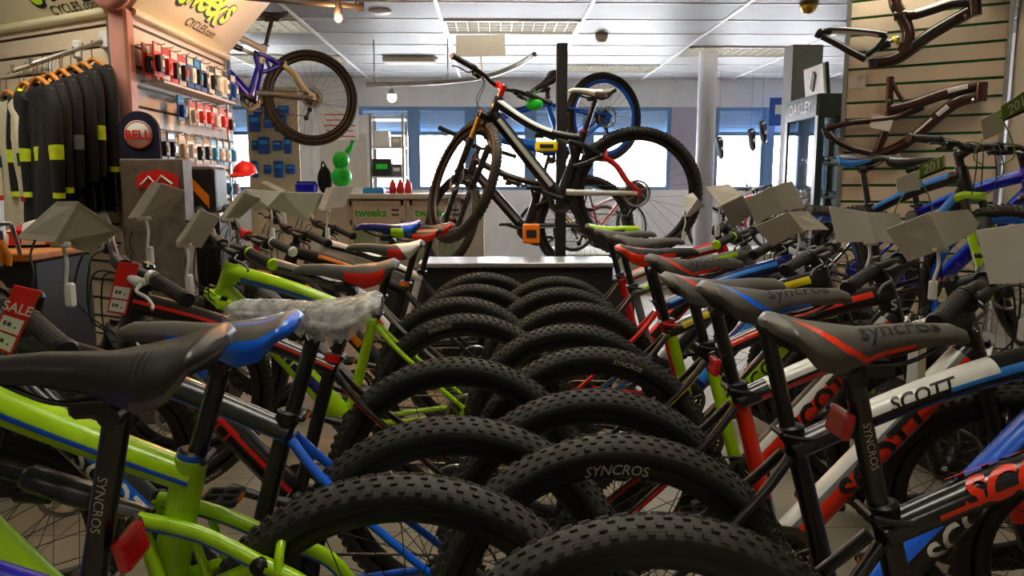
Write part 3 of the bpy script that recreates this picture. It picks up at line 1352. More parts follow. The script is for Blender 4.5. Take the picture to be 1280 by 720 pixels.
struct('wall_front', MB().box(((XL + XR) / 2, YF - .1, CEIL / 2 + .1), (XR - XL, .2, CEIL + .2), 'wall_cream'))
struct('wall_right', MB().box((XR + .1, (YB + YF) / 2, CEIL / 2 + .1), (.2, YB - YF + .4, CEIL + .2), 'wall_white'))
# plain partition running back from the slatted panel towards the camera
struct('wall_side', MB().box((2.95, .7, CEIL / 2), (.12, 7.14, CEIL - .01), 'wall_cream'))
struct('trim_1', MB().box((2.78, 3.2, 2.42), (.2, 2.4, .22), 'grey_box'))
struct('trim_2', MB().tube([Vector((2.27, 8.2, 0)), Vector((2.27, 8.2, CEIL))], .098, 28, 'column_white'))
struct('trim_3', MB().box((2.6, 6.5, 1.17), (.25, .2, 2.34), 'grey_box'))

# ---- slatted display panels
def slat_panel(name, A, B, z0, z1, pitch, board, groove, label, flip=1):
    A, B = Vector((A[0], A[1], 0)), Vector((B[0], B[1], 0))
    d = (B - A).normalized()
    L = (B - A).length
    nn = Vector((d.y, -d.x, 0)) * flip
    X = Matrix(((d.x, nn.x, 0, A.x), (d.y, nn.y, 0, A.y), (0, 0, 1, 0), (0, 0, 0, 1)))
    m = MB()
    m.box((L / 2, -.03, (z0 + z1) / 2), (L, .03, z1 - z0), groove, M=X)
    z = z0
    while z < z1 - .01:
        h = min(pitch - .016, z1 - z)
        m.box((L / 2, -.0085, z + h / 2), (L - .002, .017, h), board, M=X)
        z += pitch
    o = tag(m.build(name), label, 'slatwall')
    for x in (-.012, L + .012):
        MB().box((x, -.018, (z0 + z1) / 2), (.024, .06, z1 - z0), 'aluminium', M=X).build('edge_strip', o)
    return X, L


XSR, LSR = slat_panel('slatwall', (2.17, 4.72), (2.85, 4.28), .0, 2.56, .1, 'slat_cream', 'groove_green', 'cream slatwall panel with green grooves holding two bare bike frames')
XSL, LSL = slat_panel('slatwall', (-2.80, 4.48), (-1.93, 3.98), .0, 2.03, .1, 'slat_cream', 'groove_dark', 'cream slatwall panel behind the black cycling jerseys')
XSM, LSM = slat_panel('slatwall', (-1.82, 3.98), (-1.82, 5.30), .0, 2.03, .1, 'slat_white', 'groove_dark', 'white slatwall panel covered in small packaged accessories')

# ---- shop sign boxes above the left panels
def sign_box(X, L, z0, z1, flare, label, side):
    m = MB()
    pf = [(-.10, z0), (.02, z0), (.02, z0 + .04), (flare, z1), (-.10, z1)]
    vs = []
    for x in (-.04 if side else -.02, L + .03):
        vs += [X @ Vector((x, y, z)) for y, z in pf]
    n = len(pf)
    fs = [list(range(n)), list(range(2 * n - 1, n - 1, -1))] + [[i, i + n, (i + 1) % n + n, (i + 1) % n] for i in range(n)]
    m.add(vs, fs, 'sign_cream')
    # rounded lip along the lower edge
    m.tube([X @ Vector((-.02, .02, z0 + .02)), X @ Vector((L + .03, .02, z0 + .02))], .022, 10, 'sign_cream', ref=(0, 0, 1))
    o = tag(m.build('sign_box'), label, 'sign')
    up = Vector((0, flare - .02, z1 - z0 - .04)).normalized()
    t = MB()
    R3 = X.to_3x3()
    ux, uy = R3 @ Vector((1, 0, 0)), R3 @ up
    nn = ux.cross(uy)

    def put(txt, size, col, cx, ch, bold, off, shear=0.0, rot=0.0, sx=1.0):
        c = X @ Vector((cx, .02, z0 + .04)) + uy * ch
        a, b = ux * cos(rot) + uy * sin(rot), uy * cos(rot) - ux * sin(rot)
        t.text(txt, size, col, lambda x, y: c + a * x * sx + b * y + nn * off, bold, shear, 0)
    return o, t, put


so, t, put = sign_box(XSL, LSL, 2.03, 2.54, .44, 'cream sign box with green lettering above the black jerseys', 1)
x = .50
for ch, wd in (('t', .10), ('w', .17), ('e', .14), ('e', .14), ('k', .14), ('s', .13)):
    r = (rnd.random() - .5) * .12
    put(ch, .21, 'ink', x + wd / 2, .160, .085, .002, .1, r)
    put(ch, .21, 'neon_green', x + wd / 2, .165, .035, .004, .1, r)
    x += wd * .76
put('CYCLES.com', .052, 'ink', .80, .030, .01, .003, .15)
t.build('lettering', so)
so, t, put = sign_box(XSM, LSM, 2.03, 2.54, .44, 'cream sign box with green lettering above the packaged accessories', 0)
x = .27
for ch, wd in (('t', .12), ('w', .19), ('e', .16), ('e', .16), ('k', .16), ('s', .15)):
    r = (rnd.random() - .5) * .12
    put(ch, .20, 'ink', x + wd / 2, .225, .085, .002, .1, r)
    put(ch, .20, 'neon_green', x + wd / 2, .23, .035, .004, .1, r)
    x += wd * .74
put('CYCLES.com', .058, 'ink', .76, .075, .01, .003, .15)
t.build('lettering', so)
spot('sign_spot', (-2.55, 3.3, 2.5), (-2.4, 4.2, 2.2), 4, 100)
spot('sign_spot', (-.95, 4.3, 2.5), (-1.7, 4.6, 2.25), 4, 100)

# coral column with a round head between the two panels
m = MB()
kx, ky = -1.845, 3.93
m.box((kx, ky, 1.03), (.09, .09, 2.06), 'coral_paint', bevel=.012)
co = tag(m.build('column'), 'coral pink column with a round fluted head between the two slatwalls', 'column')
m = MB()
M4 = Matrix.Translation((kx - .005, ky - .075, 2.17)) @ Matrix.Rotation(rad(-20), 4, 'Z')
rows = []
for i in range(48):
    a = 2 * pi * i / 48
    q = .135 * (1 + .015 * (i % 2))
    rows.append([Vector((0, -.045, 0)), Vector((q * .35 * cos(a), -.045 + .004 * (i % 2), q * .35 * sin(a))), Vector((q * .8 * cos(a), -.03 + .006 * (i % 2), q * .8 * sin(a))), Vector((q * cos(a), -.005, q * sin(a))), Vector((q * .95 * cos(a), .03, q * .95 * sin(a))), Vector((0, .03, 0))])
m.grid(rows, 'coral_paint', cu=True, M=M4)
m.build('round_head', co)

# ---- black support posts
for px, Y, ztop, lab in ((287, 5.75, 2.16, 'black square post that carries the hanging blue and white bike'), (701, 5.45, 2.17, 'black square post behind the display bikes')):
    b = P(px, 230, Y)
    m = MB()
    m.box((b.x, Y, ztop / 2), (.075, .075, ztop), 'black_satin', bevel=.006)
    m.box((b.x, Y, .01), (.22, .22, .02), 'black_satin', bevel=.004)
    po = tag(m.build('post'), lab, 'post')

# ---- display platform in the middle
m = MB()
m.box((.14, 4.53, .36), (1.10, .32, .72), 'black_matt')
m.box((.14, 4.53, .735), (1.16, .38, .03), 'steel_platform', bevel=.006)
pl = tag(m.build('display_platform'), 'black display platform with a pale metal top edge under two bikes', 'platform')
MB().box((.1, 5.98, .25), (1.9, .85, .5), 'black_matt', bevel=.01).build('lower_step', pl)

# ---- counter with glazed cupboards
m = MB()
m.box((-1.05, 7.55, .53), (1.9, .6, 1.06), 'counter_white')
m.box((-1.05, 7.52, 1.085), (1.98, .7, .05), 'counter_white', bevel=.008)
ct = tag(m.build('shop_counter'), 'pale shop counter with two glazed cupboards below the window', 'counter')
for xa, xb in ((-1.37, -.86), (-.80, -.29)):
    m = MB()
    for z in (.42, .84, 1.02):
        m.box(((xa + xb) / 2, 7.235, z), (xb - xa, .03, .05), 'off_white')
    for xx in (xa, xb):
        m.box((xx, 7.235, .72), (.05, .03, .65), 'off_white')
    m.box(((xa + xb) / 2, 7.245, .63), (xb - xa, .012, .4), 'counter_glass_green')
    m.box(((xa + xb) / 2, 7.245, .93), (xb - xa, .012, .14), 'card_pale')
    m.box(((xa + xb) / 2, 7.238, .64), (.02, .02, .4), 'off_white')
    d = m.build('cupboard_door', ct)
    q = MB()
    q.flat_text('tweeks', .075, 'green', ((xa + xb) / 2 - .06, 7.238, .93), (1, 0, 0), (0, 0, 1), .04)
    q.build('lettering', d)
    for zz in (.955, .91):
        MB().box((xb - .08, 7.237, zz), (.07, .004, .02), 'ink_grey').build('label_strip', d)
for k in range(3):
    c = (-.98 + .075 * k, 7.4, 1.11)
    m = MB().lathe([(0, 0), (.034, 0), (.036, .05), (.03, .10), (.016, .115), (.016, .135), (0, .135)], 16, 'red', Matrix.Translation(c) @ Matrix.Rotation(pi / 2, 4, 'X'))
    tag(m.build('canister'), ['red canister at the left of three on the counter', 'red canister in the middle of three on the counter', 'red canister at the right of three on the counter'][k], 'canister', 'red canisters on the counter')
tag(MB().box((-1.16, 7.42, 1.135), (.2, .16, .05), 'box_cyan', bevel=.006).box((-1.16, 7.42, 1.163), (.16, .12, .006), 'box_blue').build('box'), 'flat blue box on the counter beside the red canisters', 'box')

# ---- tool board, door, green inflatable and stock at the back left
m = MB().box((-2.43, 8.55, 1.125), (.56, .03, 2.25), 'pegboard')
tb = tag(m.build('tool_board'), 'tan pegboard of blue workshop tools behind the hanging bike', 'pegboard')
k = 0
rows_ = [(2.0, [(-2.58, .10), (-2.46, .1), (-2.3, .12)]), (1.86, [(-2.62, .12), (-2.47, .1), (-2.34, .12)]), (1.62, [(-2.63, .07), (-2.53, .12), (-2.38, .1), (-2.27, .08)]), (1.36, [(-2.64, .07), (-2.5, .08), (-2.38, .1), (-2.25, .1)])]
RN = ['top', 'second', 'third', 'lowest']
CN = ['first', 'second', 'third', 'fourth', 'fifth', 'sixth', 'seventh', 'eighth', 'ninth', 'tenth']
for ri, (z, its) in enumerate(rows_):
    for ci, (x, wd) in enumerate(its):
        h = .1 + .08 * ((ri + ci) % 2)
        m = MB().box((x, 8.515, z), (wd, .035, h), 'box_blue', bevel=.008)
        m.box((x, 8.494, z + h * .2), (wd * .7, .004, h * .25), 'box_cyan')
        m.tube([(x, 8.535, z + h / 2 + .01), (x, 8.47, z + h / 2 + .012)], .004, 6, 'steel')
        tag(m.build('tool_pack'), 'blue tool pack, %s from the left in the %s row of the tan pegboard' % (CN[ci], RN[ri]), 'tool pack', 'blue tool packs on the pegboard')
m = MB().box((-1.98, 10.22, 1.05), (.84, .06, 2.1), 'wall_white', bevel=.006)
for zz in (.55, 1.5):
    m.box((-1.98, 10.185, zz), (.6, .012, .7), 'off_white', bevel=.004)
do = m.build('door_1')
do['kind'] = 'structure'
MB().tube([(-2.3, 10.19, 1.0), (-2.3, 10.13, 1.0), (-2.2, 10.13, 1.0)], .01, 8, 'steel').build('door_handle', do)
m = MB().box((-2.02, 10.17, 1.98), (.5, .01, .42), 'paper')
for q in range(5):
    m.box((-2.02, 10.164, 2.1 - .07 * q), (.4 - .05 * (q % 2), .003, .014), 'tag_red')
tag(m.build('wall_chart'), 'white chart with red lines on the far white door', 'poster')
m = MB()
for r0, z in ((.082, 1.43), (.10, 1.27)):
    m.ball((0, 0, z), r0, 'green', 18, 12, (1, 1, 1.05))
m.tube([(0, 0, 1.17), (0, 0, 1.1)], [.05, .06], 14, 'green')
m.tube(catmull([(.06, 0, 1.5), (.1, 0, 1.56), (.12, 0, 1.62)], 4), [.03] * 4 + [.02] * 5, 10, 'green')
o = m.build('inflatable', None, (-1.49, 7.5, 0))
tag(o, 'bright green inflatable of two round lobes by the far shelves', 'inflatable')
# stand of the inflatable: a red cylinder on the counter
m = MB().lathe([(0, 0), (.05, 0), (.05, .15), (.03, .17), (0, .17)], 18, 'red', Matrix.Translation((-1.49, 7.5, 1.11)) @ Matrix.Rotation(pi / 2, 4, 'X'))
m.build('red_base', o).location = (1.49, -7.5, -.12)
tag(MB().box((-1.82, 7.45, 1.165), (.18, .2, .10), 'royal_blue', bevel=.02).box((-1.82, 7.45, 1.22), (.15, .17, .012), 'navy').build('tub'), 'bright blue plastic tub on the left end of the counter', 'tub')
m = MB()
m.ball((-1.68, 7.62, 1.24), .09, 'cloth_black', 16, 10, (.8, .7, 1.5))
m.tube(catmull([(-1.70, 7.57, 1.34), (-1.68, 7.55, 1.42), (-1.64, 7.57, 1.34)], 4), .008, 8, 'cloth_black')
tag(m.build('rucksack'), 'black rucksack on the counter left of the green inflatable', 'bag')
m = MB()
for x in (-1.42, -1.05):
    for yy in (8.9, 9.25):
        m.box((x, yy, 1.0), (.03, .03, 2.0), 'steel')
for z in (.5, .95, 1.28, 1.62, 1.95):
    m.box((-1.235, 9.075, z), (.4, .38, .02), 'off_white')
sh = tag(m.build('shelf_unit'), 'open white shelf unit of boxes left of the bright window', 'shelf')
for x, z, wx, h, c, lab in ((-1.30, 1.29, .22, .2, 'box_black', 'black box with a green mark on the far shelf unit'), (-1.13, 1.29, .12, .14, 'ink_grey', 'small dark grey box beside the black box on the far shelves'), (-1.29, .96, .2, .16, 'box_red', 'red box on the far shelves below the black box'), (-1.11, .96, .1, .18, 'tag_red', 'narrow red box right of the wide red box on the shelves'), (-1.3, 1.63, .17, .18, 'box_white', 'white box on the upper board of the far shelves'), (-1.13, 1.63, .12, .12, 'card', 'brown box on the upper board of the far shelves')):
    m = MB().box((x, 9.0, z + h / 2), (wx, .2, h), c, bevel=.004)
    m.box((x, 8.898, z + h * .55), (wx * .6, .004, h * .3), 'green' if c == 'box_black' else 'box_white')
    tag(m.build('box'), lab, 'box')
m = MB()
for q in range(7):
    a = q * .9
    m.tube(catmull([(-1.98 + .05 * q + .02 * sin(a), 9.5 + .04 * cos(a), 2.15), (-1.96 + .05 * q, 9.5 - .03 * cos(a), 1.6), (-1.97 + .05 * q, 9.5, .9)], 5), .035, 8, 'cloth_grey')
# ---- glazed eyewear cabinet
bx0, bx1, by0, by1 = 2.33, 2.72, 5.5, 6.12
m = MB()
m.box(((bx0 + bx1) / 2, (by0 + by1) / 2, .3), (bx1 - bx0, by1 - by0, .6), 'black_satin', bevel=.01)
m.box(((bx0 + bx1) / 2, (by0 + by1) / 2, 1.76), (bx1 - bx0, by1 - by0, .17), 'black_satin', bevel=.008)
for x in (bx0 + .025, bx1 - .025):
    for y in (by0 + .025, by1 - .025):
        m.box((x, y, 1.14), (.05, .05, 1.1), 'black_satin')
m.box((bx1 - .012, (by0 + by1) / 2, 1.14), (.02, by1 - by0 - .1, 1.1), 'box_black')
cabn = tag(m.build('display_cabinet'), 'tall black glazed eyewear cabinet left of the green-grooved panel', 'cabinet')
m = MB()
m.box((bx0 + .012, (by0 + by1) / 2, 1.14), (.006, by1 - by0 - .1, 1.08), 'cabinet_glass')
m.box(((bx0 + bx1) / 2, by0 + .012, 1.14), (bx1 - bx0 - .1, .006, 1.08), 'cabinet_glass')
m.build('glass_pane', cabn)
for z in (.85, 1.1, 1.35):
    MB().box(((bx0 + bx1) / 2, (by0 + by1) / 2, z), (bx1 - bx0 - .06, by1 - by0 - .06, .012), 'off_white').build('shelf', cabn)
m = MB().box((bx0 - .005, (by0 + by1) / 2, 1.765), (.012, by1 - by0 - .02, .15), 'gunmetal')
hd = m.build('header_panel', cabn)
m = MB()
m.flat_text('OAKLEY', .082, 'box_white', (bx0 - .0115, (by0 + by1) / 2, 1.765), (0, -1, 0), (0, 0, 1), .03)
m.build('lettering', hd)
k = 0
for zi, z in enumerate((.856, 1.106, 1.356)):
    for yi, y in enumerate((5.62, 5.8, 5.98)):
        m = MB()
        for s in (-1, 1):
            m.ball((0, s * .034, .03), .03, 'lens_dark', 12, 8, (.25, 1, .75))
            m.tube([(0, s * .064, .04), (.06, s * .07, .04), (.12, s * .066, .02)], .003, 6, ['orange', 'sky_blue', 'white_gloss'][(zi + yi) % 3])
        m.tube([(0, -.01, .036), (0, .01, .036)], .004, 6, 'black_satin', ref=(0, 0, 1))
        m.tube([(.06, 0, .0), (.06, 0, .03)], .012, 8, 'white_plastic')
        tag(m.build('sunglasses', None, (2.45, y, z)), 'dark sunglasses, %s from the front on the %s shelf of the black cabinet' % (CN[yi], ['bottom', 'middle', 'top'][zi]), 'sunglasses', 'sunglasses in the black cabinet')
m = MB().box((2.42, 5.8, 1.965), (.02, .34, .22), 'box_white', rot=Matrix.Rotation(-.12, 3, 'Y'))
m.box((2.405, 5.8, 1.965), (.012, .05, .14), 'ink_grey', rot=Matrix.Rotation(-.12, 3, 'Y') @ Matrix.Rotation(.5, 3, 'X'))
m.box((2.44, 5.8, 1.963), (.02, .37, .24), 'ink', rot=Matrix.Rotation(-.12, 3, 'Y'))
tag(m.build('picture_board'), 'white picture board in a dark frame on top of the eyewear cabinet', 'poster')

# ---- things at the ceiling
def disc(name, c, prof, mt, label, cat):
    m = MB().lathe(prof, 24, mt, Matrix.Translation(c) @ Matrix.Rotation(-pi / 2, 4, 'X'))
    return tag(m.build(name), label, cat)


q = P(475, 15, 6.35)
disc('ceiling_disc', (q.x, 6.35, CEIL), [(0, -.0), (.09, 0), (.085, .018), (0, .022)], 'grid_white', 'flat round white disc on the grey ceiling', 'ceiling disc')
q = P(752, 42, 7.25)
disc('smoke_detector', (q.x, 7.25, CEIL), [(0, 0), (.06, 0), (.06, .03), (.04, .07), (0, .075)], 'card', 'small beige detector on the ceiling right of the middle light', 'detector')
q = P(1010, 24, 6.0)
disc('smoke_detector', (q.x, 6.0, CEIL), [(0, 0), (.07, 0), (.06, .05), (.03, .08), (0, .085)], 'gold', 'brass coloured ceiling dome left of the hung bike frames', 'detector')
a, b = P(480, 84, 8.6), P(545, 84, 8.6)
m = MB().box(((a.x + b.x) / 2, 8.6, CEIL - .035), (b.x - a.x, .22, .06), 'card_pale', bevel=.01)
for s in (a.x, b.x):
    m.tube([(s, 8.6, CEIL - .02), (s, 8.6, CEIL)], .02, 8, 'steel')
tag(m.build('ceiling_box'), 'long beige box fixed to the ceiling above the curved rail', 'ceiling box')
# curved grey rail with a globe lamp
pts = [P(458, 106, 7.6), P(510, 105, 7.6), P(560, 102, 7.5), P(610, 95, 7.3), P(645, 82, 7.0), P(668, 68, 6.6)]
m = MB().tube(catmull(pts, 5), .022, 10, 'aluminium', ref=(0, 0, 1))
for q in (pts[0] + Vector((.08, 0, 0)), pts[2]):
    m.tube([q, Vector((q.x, q.y, CEIL))], .006, 6, 'aluminium')
rl = tag(m.build('lamp_rail'), 'curved grey lamp rail hanging from the ceiling', 'rail')
g_ = P(490, 122, 7.6)
mat('globe', (1, .95, .8), .4, var=0, emit=(1, .93, .75), estr=6)
m = MB().tube([(g_.x, 7.6, P(490, 105, 7.6).z), (g_.x, 7.6, g_.z + .05)], .006, 6, 'aluminium')
m.tube([(g_.x, 7.6, g_.z + .075), (g_.x, 7.6, g_.z + .03)], [.03, .05], 12, 'aluminium')
gl = tag(m.build('pendant_lamp'), 'small glowing globe lamp hanging from the curved rail', 'lamp')
MB().ball((g_.x, 7.6, g_.z), .045, 'globe').build('globe', gl)
# black lamp track with an orange spot
a, b = P(305, -3, 4.6), P(455, 9, 4.75)
m = MB().tube([a, b], .016, 8, 'black_satin', ref=(0, 0, 1), smooth=False)
m.tube([a.lerp(b, .95), a.lerp(b, 1.0)], .026, 8, 'black_satin', ref=(0, 0, 1))
m.tube([a.lerp(b, .3), a.lerp(b, .3) + Vector((0, 0, CEIL - a.z))], .006, 6, 'black_satin')
m.tube([a.lerp(b, .93), a.lerp(b, .93) + Vector((0, 0, CEIL - b.z))], .006, 6, 'black_satin')
tr_ = tag(m.build('lamp_track'), 'black lamp track with an orange glowing bulb near the ceiling', 'lamp')
mat('orange_bulb', (1, .75, .5), .4, var=0, emit=(1, .50, .22), estr=25)
g_ = P(423, 23, 4.7)
m = MB().tube([g_ + Vector((0, 0, .10)), g_ + Vector((0, 0, .015))], [.012, .028], 10, 'black_satin')
m.build('lamp_holder', tr_)
MB().ball(g_, .022, 'orange_bulb').build('bulb', tr_)
lp = bpy.data.lights.new('bulb_light', 'POINT')
lp.energy = 9
lp.color = (1, .45, .18)
lp.shadow_soft_size = .03
lo = bpy.data.objects.new('bulb_light', lp)
COL.objects.link(lo)
lo.location = g_ + Vector((0, -.05, 0))
# ================================================================== the bicycles
ALL = -1, 1
SP = {}


def spec(name, **k):
    k['name'] = name
    SP[name] = k
    return k


# --- left rack, nearest first
spec('l_blue', base='royal_blue', sad_dz=.035, sad_tilt=4, saddle=('saddle_black', 'slits', 'saddle_mid', ''), post_text='SYNCROS', reflector=True, collar='black_satin', bow=.0)
spec('l_lime', kind='fs', base='lime', tt=[(0, .8, -.25, .12, 'blue'), (0, .8, .12, .22, 'deep_green')], dt=[(0, 1, -.05, .3, 'blue')],
     dt_text=[(.55, 'SCOTT', .042, 'deep_green', .03, .2, -.026)], rk_acc='blue', ss_acc='blue', saddle=('saddle_grey', 'edge', 'blue', ''), collar='blue', stay='lime', fork='lime', bow=-.01, fat=1.15, up=.03, hup=.085, stanchion='gold')
spec('l_wrap', sad_dz=-.02, base='black_gloss', tt=[(0, 1, -1, -.45, 'blue'), (0, 1, -.45, .9, 'gunmetal')], dt=[(.2, .7, .2, .7, 'blue')], dt_text=[(.5, 'SCOTT', .05, 'white_gloss')],
     ss=[(.2, .9, .2, 1, 'sky_blue')], stay='blue', saddle=('saddle_grey', 'plain', '', ''), film=True, rim='black_satin')
spec('l_red', base='black_gloss', tt=[(0, 1, .1, .4, 'red')], dt=[(0, 1, .15, .45, 'red')], dt_text=[(.5, 'SCOTT', .045, 'red')], ss=[(.1, .95, .3, 1, 'red')], cs=[(.2, .9, .3, 1, 'red')],
     saddle=('saddle_mid', 'patch', 'red', 'saddle_grey'), post='black_gloss', collar='red', lever='white_gloss')
spec('l_lime_blue', base='lime', tt=[(.1, .9, -.9, -.1, 'blue')], dt=[(.2, .8, -.1, .6, 'navy')], dt_text=[(.5, 'SCOTT', .05, 'lime')], stay='lime', fork='lime', fork_bands=[(.3, .7, -1, 1, 'blue')],
     saddle=('saddle_grey', 'tail', 'white_gloss', 'red'), tyre_text='SYNCROS', grip_cap='lime')
spec('l_silver', base='grey_gloss', tt=[(.1, .9, -.3, .3, 'black_gloss')], dt=[(.2, .8, -.4, .4, 'black_gloss')], dt_text=[(.5, 'SCOTT', .045, 'white_gloss')], ss=[(.2, .9, .1, 1, 'black_gloss')],
     sad_dz=.05, saddle=('navy', 'tail', 'blue', 'lime'), grip_cap='white_plastic', stem='red')
spec('l_orange', base='black_matt', tt=[(.2, .8, .2, .8, 'orange')], dt=[(.2, .8, -.4, .4, 'orange')], stay='black_matt', saddle=('saddle_black', 'patch', 'red_orange', 'saddle_mid'), collar='orange')
spec('l_white', base='white_gloss', tt=[(.1, .9, -.5, .2, 'black_gloss')], dt=[(.2, .8, -.4, .4, 'red')], stay='black_gloss', saddle=('saddle_black', 'edge', 'red', ''))
# --- right rack, nearest first
spec('r_black_red', sad_dz=.02, base='black_gloss', tt=[(.14, 1, -.06, .02, 'red_orange'), (.3, .9, -.22, -.16, 'gunmetal')], dt=[(.1, .9, -.3, .5, 'red_orange')],
     tt_text=[(.40, 'SCOTT', .046, 'red_orange', .05, .5, .012)], dt_text=[(.5, 'SCOTT', .055, 'black_gloss')], saddle=('saddle_grey', 'stripe', 'red_orange', ''), saddle_text='syncros', post_text='SYNCROS', reflector=True, refl_rise=.3)
spec('r_white_blue', sad_dz=.02, base='black_gloss', tt=[(.28, .74, .1, 1, 'white_gloss'), (.56, .86, -.1, .5, 'sky_blue'), (.0, .28, .5, 1, 'gunmetal')], tt_text=[(.46, 'SCOTT', .028, 'black_gloss', .03, .3, .012)],
     dt=[(.1, .95, .35, 1, 'blue')], dt_text=[(.5, 'SCOTT', .052, 'white_gloss', .03, 0, -.012)], stay='black_gloss', fork_bands=[(.3, .8, -1, 1, 'blue')],
     saddle=('saddle_grey', 'stripe', 'blue', ''), saddle_text='syncros', rim_text='SYNCROS', post='black_gloss')
spec('r_red', base='black_gloss', tt=[(.15, .9, .3, 1, 'white_gloss'), (.1, .9, -.6, .0, 'red_orange')], dt=[(.05, .95, -.75, .45, 'red_orange'), (.05, .95, .45, .75, 'grey_gloss'), (.05, .95, .75, 1, 'white_gloss')], dt_text=[(.5, 'SCOTT', .06, 'black_gloss', .05, .1, -.008)],
     st=[(.3, .9, -1, 1, 'red_orange')], ss=[(.5, .9, .0, 1, 'red')], saddle=('saddle_mid', 'stripe', 'red_orange', ''), reflector=True, fork_bands=[(.3, .8, -1, 1, 'red_orange')])
spec('r_black_red_letters', base='black_gloss', tt=[(.1, .9, .3, .8, 'red_orange')], dt=[(.05, .95, -.75, .5, 'red_orange'), (.05, .95, .5, .85, 'white_gloss')], dt_text=[(.5, 'SCOTT', .06, 'black_gloss', .05, .1, -.008)],
     st=[(.2, .8, -1, 1, 'lime')], ss=[(.1, .5, .2, 1, 'yellow')], saddle=('saddle_grey', 'stripe', 'red_orange', ''), saddle_text='syncros', tyre_text='SYNCROS', ht_badge='white_gloss')
spec('r_lime', base='black_gloss', tt=[(.1, .9, .0, .8, 'yellow')], dt=[(.1, .9, -.4, .6, 'lime')], dt_text=[(.5, 'SCOTT', .05, 'black_gloss')], st=[(.2, .9, -1, 1, 'lime')], ss=[(.2, .8, 0, 1, 'sky_blue')],
     saddle=('saddle_black', 'edge', 'red_orange', ''), collar='red', fork='lime')
spec('r_navy', base='navy', tt=[(.1, .9, .2, .8, 'sky_blue')], dt=[(.1, .9, -.4, .6, 'sky_blue')], st=[(.2, .9, -1, 1, 'red')], stay='red', saddle=('saddle_mid', 'plain', '', ''))
spec('r_grey_lime', base='grey_gloss', tt=[(.1, .9, .0, .8, 'lime')], dt=[(.1, .9, -.4, .6, 'black_gloss')], stay='black_gloss', saddle=('saddle_mid', 'edge', 'saddle_grey', ''), grip_cap='lime')
spec('r_red_far', base='red', tt=[(.1, .9, .0, .8, 'white_gloss')], dt=[(.1, .9, -.4, .6, 'black_gloss')], stay='black_gloss', saddle=('lime', 'edge', 'saddle_grey', ''))

LEFT = [  # spec, axle x, axle y, steer, heading offset, label
    ('l_blue', -.145, .895, 38, 0, 'royal blue bike with slit black saddle, nearest of the left rack'),
    ('l_lime', -.155, 1.215, 40, 0, 'lime green full suspension bike with blue stripes behind the royal blue bike'),
    ('l_wrap', -.085, 1.50, 42, 0, 'black and blue bike whose saddle is wrapped in clear plastic'),
    ('l_red', -.105, 2.03, 42, 0, 'black bike with thin red lines on frame and stays in the left rack'),
    ('l_lime_blue', -.10, 2.72, 40, 0, 'lime green and blue bike with a white tailed saddle in the left rack'),
    ('l_silver', -.145, 3.13, 40, 0, 'silver and black bike with a bright blue saddle far along the left rack'),
    ('l_orange', -.09, 3.55, 38, 0, 'matt black and orange bike, second from the far end of the left rack'),
    ('l_white', -.06, 4.03, 36, 0, 'white and black bike at the far end of the left rack'),
]
RIGHT = [
    ('r_black_red', .225, 1.035, -40, 0, 'black bike with red top tube marks and red striped saddle, nearest of the right rack'),
    ('r_white_blue', .23, 1.36, -42, 0, 'black bike with white and blue top tube and blue striped saddle'),
    ('r_red', .228, 1.70, -40, 0, 'black bike with red lettered down tube and red rear reflector in the right rack'),
    ('r_black_red_letters', .285, 2.14, -42, 0, 'black and red bike with white round head emblem in the right rack'),
    ('r_lime', .255, 2.50, -40, 0, 'black and lime bike with lime fork in the right rack'),
    ('r_navy', .325, 2.98, -40, 0, 'navy and light blue bike with red stays in the right rack'),
    ('r_grey_lime', .305, 3.42, -38, 0, 'grey and lime bike with a plain grey saddle in the right rack'),
    ('r_red_far', .315, 3.86, -20, 0, 'red and white bike with lime saddle at the far end of the right rack'),
]
for nm, x, y, st, dh, lab in LEFT:
    make_bike(SP[nm], (x, y, 0), 180 + dh, lab, 'mountain bikes in the left rack', steer=st, lean={'l_blue': -4, 'l_lime': -2.5}.get(nm, rnd.uniform(-1, 1)))
for nm, x, y, st, dh, lab in RIGHT:
    make_bike(SP[nm], (x, y, 0), dh, lab, 'mountain bikes in the right rack', steer=st, lean=rnd.uniform(-1, 1))

# --- display bikes
spec('show_front', R=.39, kind='fs', base='black_gloss', tt=[(.0, .35, .2, 1, 'black_gloss'), (.35, 1, .3, 1, 'white_gloss')], dt=[(.1, .92, -.2, .55, 'white_gloss'), (.1, .92, .55, .8, 'grey_gloss')], bow=-.05,
     st=[(.5, 1, -1, 1, 'black_gloss')], stay='red', ss_acc='red', chain_stay='white_gloss', rocker='black_gloss', fork='black_gloss', stanchion='gold', knob='orange', stem='red', saddle=('off_white', 'tail', 'saddle_mid', 'saddle_grey'), post='black_gloss', collar='red')
spec('show_back', R=.385, kind='fs', base='black_gloss', tt=[(.0, 1, .3, 1, 'grey_gloss')], dt=[(.1, .9, -.1, .5, 'grey_gloss')], stay='black_gloss', stanchion='dark_steel', saddle=('saddle_black', 'plain', '', ''), bow=-.03)
spec('hung_blue', sad_dz=-.13, base='blue', tt=[(.1, .9, .2, 1, 'navy')], dt=[(.1, .9, -.3, .5, 'sky_blue')], rim='blue', stay='blue', saddle=('saddle_black', 'plain', '', ''), fork='white_gloss', R=.335, front=False)
spec('hung_white', kind='fs', base='white_gloss', tt=[(0, .4, -1, 1, 'white_gloss')], dt=[(.0, .6, -1, 1, 'royal_blue')], st=[(0, .7, -1, 1, 'royal_blue')], rocker='royal_blue', stay='white_gloss', ss_acc='yellow', chain_stay='grey_gloss', saddle=('saddle_black', 'plain', '', ''), fork='white_gloss')
make_bike(SP['show_front'], (.83, 4.53, .755), 176, 'black, white and red full suspension bike up on the pale edged platform', 'display bikes', steer=-58, lean=0, pitch=-2.5)
